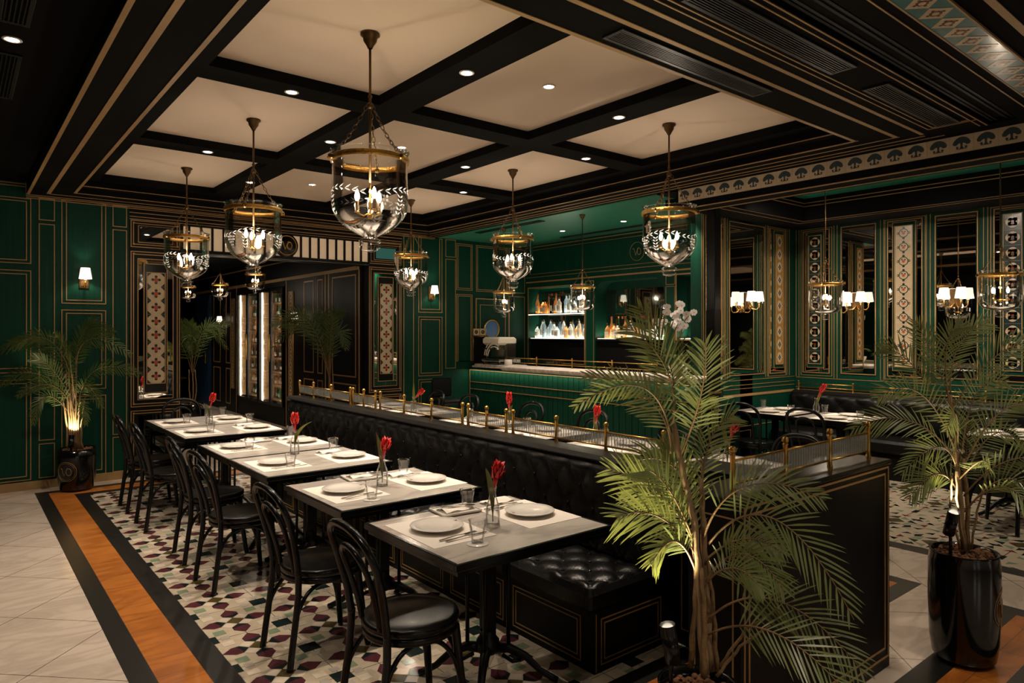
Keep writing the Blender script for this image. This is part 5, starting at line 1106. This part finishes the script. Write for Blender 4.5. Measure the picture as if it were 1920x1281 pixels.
def uplight(label, loc, aim, e, h=.10):
    t = thing('uplight', label, 'spot lamp', loc); d = (Vector(aim)-Vector(loc)).normalized(); q = MB()
    c = Vector((0, 0, h)); q.tube([c-d*.05, c+d*.048], .027, 'lacq', 16); q.tube([c+d*.04, c+d*.082], .027, 'lacq', 20, False); q.tube([(0, 0, -.02), (0, 0, h*.6), tuple(c-d*.03)], .008, 'lacq', 8); q.build('housing', t)
    q = MB(); q.tube([c+d*.0502, c+d*.0515], .022, 'lens', 16); q.build('lens', t)
    l = light('SPOT', 'beam', c+d*.06, e, (1, .84, .50), t, .015, 80); l.rotation_euler = d.to_track_quat('-Z', 'Y').to_euler(); return t
def px_(s, u0, v0, u, v): return ((u-u0)*s, 1.66-(v-623)*s)
# front palm, beside the end of the divider
FL = (2.02, 1.45, 0); s = 2.4/1285
def f1(*a): return [px_(s, 1310, 0, *p) for p in a]
pot('planter', 'low black glazed planter at the bottom edge, holding the big front palm', FL, [(.10, 0), (.118, .02), (.130, .12), (.136, .30), (.135, .415), (.140, .43)], -2.4, .22, .07, .40, 'black planters')
PF = []
for a, b, c, d, sc_ in [
 ((1262, 800), (1240, 690), (1160, 610), -.15, .95), ((1262, 790), (1262, 680), (1205, 570), .1, 1.0), 
 ((1260, 830), (1190, 720), (1062, 752), -.25, .62), ((1258, 850), (1215, 750), (1090, 700), -.1, .85), ((1275, 860), (1300, 730), (1292, 640), -.2, 1.1), 
 
 ((1305, 1030), (1245, 935), (1140, 880), .02, 1.15), ((1310, 1050), (1235, 965), (1150, 960), -.08, 1.15), ((1305, 1070), (1262, 1010), (1215, 1050), -.06, .8), ((1308, 980), (1270, 880), (1190, 880), .1, 1.0), ((1312, 1040), (1262, 930), (1215, 880), -.02, 1.1), ((1310, 1060), (1270, 960), (1180, 930), .08, 1.0), ((1308, 1020), (1290, 900), (1250, 850), .1, 1.0),
 ((1320, 1000), (1335, 850), (1395, 785), .1, 1.05), ((1320, 1010), (1390, 905), (1525, 925), -.1, .95), ((1330, 1020), (1420, 950), (1522, 1095), -.3, 1.1), 
 ((1330, 1160), (1440, 1105), (1570, 1215), -.2, 1.1), ((1330, 1190), (1430, 1150), (1545, 1265), -.35, 1.15), ((1325, 1090), (1375, 1020), (1430, 1070), -.2, .9),
 ((1320, 940), (1330, 800), (1345, 760), .2, .9), ((1325, 1050), (1400, 1010), (1470, 1040), .0, .85), ((1320, 1100), (1350, 1040), (1385, 1060), -.25, .7)]:
    A_, B_, C_ = f1(a, b, c); PF.append((A_, B_, C_, d, sc_))
def cz(pts, r, k): return ([(px_(s, 1310, 0, u, v)+(d,)) for u, v, d in pts], r, k)
palm('areca_palm', 'tall areca palm in the foreground with yellow-lit lower fronds, at the end of the divider', FL, 1, PF,
     [cz([(1322, 1262, 0), (1312, 1100, 0), (1302, 980, 0), (1280, 880, 0), (1262, 790, 0)], .016, 'bark'), cz([(1335, 1262, .02), (1330, 1120, .02), (1322, 980, .02), (1318, 900, .02)], .014, 'bark'), cz([(1300, 1258, .03), (1305, 1120, 0), (1308, 1000, 0)], .010, 'stem'),
      cz([(1345, 1258, 0), (1340, 1150, 0), (1330, 1050, 0)], .008, 'stem'), cz([(1350, 1250, 0), (1400, 1180, 0), (1440, 1120, -.1)], .006, 'stem'), cz([(1340, 1260, -.03), (1380, 1200, -.05), (1425, 1150, -.1)], .006, 'stem'), cz([(1316, 1262, -.03), (1318, 1150, -.03), (1312, 1060, -.03)], .010, 'stem')],
     'leaf', .135, 28, 3, .0036)
uplight('black uplight standing in the front planter, left of the palm stems', (FL[0]-.100, FL[1]+.040, .40), (FL[0]-.175, FL[1]+.10, 1.00), L_PALM, .17)
# right palm
FR_ = (3.97, 1.25, 0); s2 = 3.48/1285
pot('planter', 'tall black glazed planter with gold monogram at the right, holding a palm', FR_, [(.115, 0), (.140, .03), (.152, .12), (.158, .32), (.157, .50), (.150, .545), (.153, .555)], -2.253+.95, .30, .10, .54, 'black planters')
PF = []
for a, b, c, d, sc_ in [
 ((1790, 760), (1775, 680), (1745, 600), .1, .9), ((1790, 740), (1805, 650), (1862, 605), .0, .95), ((1792, 770), (1850, 670), (1915, 640), -.15, 1.0), ((1785, 800), (1740, 690), (1690, 655), .15, .9), ((1790, 770), (1770, 650), (1790, 615), -.1, .8),
 ((1800, 850), (1710, 735), (1612, 742), -.2, .95), ((1800, 860), (1720, 790), (1622, 812), .1, 1.0), ((1805, 900), (1740, 830), (1645, 870), -.25, 1.0), ((1806, 930), (1755, 885), (1690, 925), -.1, .95), ((1803, 850), (1755, 770), (1700, 790), -.35, .9),
 ((1812, 880), (1870, 770), (1925, 770), -.1, 1.0), ((1815, 930), (1880, 850), (1950, 885), -.25, 1.05), ((1818, 960), (1880, 890), (1925, 985), -.2, 1.05), ((1812, 850), (1860, 740), (1935, 720), .15, 1.0), ((1815, 900), (1900, 820), (1985, 850), .2, 1.0),
 ((1815, 960), (1850, 900), (1870, 990), -.35, .8), ((1818, 920), (1860, 870), (1900, 800), .3, .9), ((1805, 900), (1790, 850), (1760, 850), -.4, .8)]:
    A_, B_, C_ = [px_(s2, 1815, 0, *p) for p in (a, b, c)]; PF.append((A_, B_, C_, d, sc_))
def cz2(pts, r, k): return ([(px_(s2, 1815, 0, u, v)+(d,)) for u, v, d in pts], r, k)
palm('areca_palm', 'areca palm with dusty green fronds in the tall planter on the right', FR_, 1, PF,
     [cz2([(1815, 1030, 0), (1806, 920, 0), (1797, 820, 0), (1790, 740, 0)], .015, 'stem'), cz2([(1822, 1030, 0), (1822, 940, 0), (1815, 860, 0)], .012, 'stem'), cz2([(1808, 1030, 0), (1790, 950, 0), (1770, 880, -.1)], .007, 'bark'), cz2([(1812, 1030, -.02), (1790, 930, -.05), (1765, 860, -.15)], .007, 'bark'),
      cz2([(1828, 1030, 0), (1840, 960, 0), (1860, 880, 0)], .006, 'stem'), cz2([(1818, 1030, .02), (1815, 930, .02), (1812, 850, .02)], .011, 'stem')], 'leaf', .145, 28, 8, .0040)
uplight('black uplight with bright lens in the tall right planter', (FR_[0]-.09, FR_[1]+.03, .53), (FR_[0]-.20, FR_[1]-.10, 1.0), L_PALM*.25, .16)
# left palm at the back wall
FB = (1.0, 8.50, 0); s3 = 7.28/1285
pot('planter', 'black glazed planter with gold monogram by the green back wall at the left', FB, [(.13, 0), (.155, .03), (.175, .15), (.182, .36), (.178, .44)], -2.253, .22, .10, .42, 'black planters')
PF = []
for a, b, c, d, sc_ in [
 ((133, 770), (100, 645), (8, 668), -.2, 1), ((133, 750), (90, 660), (30, 640), .0, .9), ((135, 740), (110, 640), (55, 655), -.4, .9), ((138, 740), (170, 640), (268, 665), -.3, 1), ((138, 730), (160, 630), (225, 625), .0, 1), ((140, 750), (190, 690), (275, 700), -.1, .9),
 ((136, 720), (150, 640), (190, 600), .05, .9), ((134, 760), (80, 700), (20, 720), -.1, .9), ((132, 780), (110, 720), (60, 740), -.3, .8), ((140, 770), (170, 720), (215, 760), -.3, .8), ((138, 790), (165, 750), (190, 790), -.4, .7), ((134, 790), (105, 740), (95, 790), -.4, .7),
 ((136, 740), (130, 660), (120, 630), -.1, .9), ((136, 760), (150, 700), (165, 660), -.5, .9), ((134, 760), (115, 690), (100, 670), -.5, .9)]:
    A_, B_, C_ = [px_(s3, 137, 0, *p) for p in (a, b, c)]; PF.append((A_, B_, C_, d*.4-.16, sc_))
cs = []
for k, (u, v) in enumerate(((118, 730), (125, 700), (131, 690), (138, 700), (145, 720), (152, 740), (160, 750), (135, 740))):
    a0 = px_(s3, 137, 0, 128+2.4*k, 842); a1 = px_(s3, 137, 0, u, v); cs.append(([(a0[0], a0[1], -.05+.012*k), ((a0[0]+a1[0])/2, (a0[1]+a1[1])/2, -.05), (a1[0], a1[1], -.08)], .011, 'bark'))
palm('areca_palm', 'wide areca palm with golden-lit stems before the green back wall at the left', FB, 1, PF, cs, 'leafd', .17, 28, 5, .0062)
uplight('small bright uplight among the stems of the left palm', (FB[0]-.06, FB[1]-.09, .41), (FB[0]-.02, FB[1]-.02, 1.2), L_PALM*.4, .10)
# palms in the passage
def small_palm(label, loc, seed, sc0, k='leafd', hi=1, dm=.4):
    rnd = random.Random(seed); PF = []
    for i in range(12):
        a = rnd.uniform(-1, hi); PF.append(((0, .8*sc0), (a*.28*sc0, (1.35+.2*rnd.random())*sc0), (a*.75*sc0, (1.15+.45*rnd.random())*sc0), rnd.uniform(-.4, dm), 1))
    pot('planter', 'black glazed planter '+label.split(' with ')[0].replace('palm', 'holding the palm'), loc, [(.13, 0), (.16, .03), (.18, .15), (.185, .36), (.18, .46)], 0, .22, .08, .44, 'passage planters')
    return palm('areca_palm', label, loc, 1, PF, [([(0, .42, 0), (.01, .7, 0), (0, .85*sc0, 0)], .014, 'stem'), ([(.03, .42, 0), (.05, .7, .03), (.04, .9*sc0, 0)], .012, 'stem'), ([(-.03, .42, 0), (-.06, .7, .0), (-.06, .9*sc0, 0)], .012, 'stem')], k, .19, 26, seed, .0075)
small_palm('palm left of the wine cabinets with dark drooping fronds', (3.1, 12.3, 0), 21, 1.15); small_palm('palm right of the wine cabinets with long fronds', (4.12, 9.15, 0), 22, 1.2, 'leafd', .3, .1)
small_palm('palm at the far end of the passage with tall fronds', (3.0, 16.0, 0), 23, 1.2)
# pale flower arrangement and side shelf at the far end
fs = thing('display_shelf', 'dark shelf unit with pale cushions at the far end of the passage', 'shelf', (3.6, 18.4, 0))
q = MB(); q.box(-1.0, 1.0, 0, .4, 0, .08, 'black'); q.box(-1.0, 1.0, .36, .4, 0, 2.2, 'black')
for z in (.5, 1.0, 1.45, 1.9): q.box(-1.0, 1.0, 0, .36, z, z+.03, 'wood')
q.build('shelf_frame', fs)
for i, (x, z) in enumerate(((-.6, 1.03), (-.1, 1.48), (-.5, 1.48))):
    q = MB(); q.ball((0, 0, .12), .15, 'linen', 14, .8); o = q.build('round_basket', None, (3.6+x, 18.55, z)); tag(o, 'pale round basket on the far shelf, '+['lowest', 'right of the two upper', 'left of the two upper'][i], 'basket')
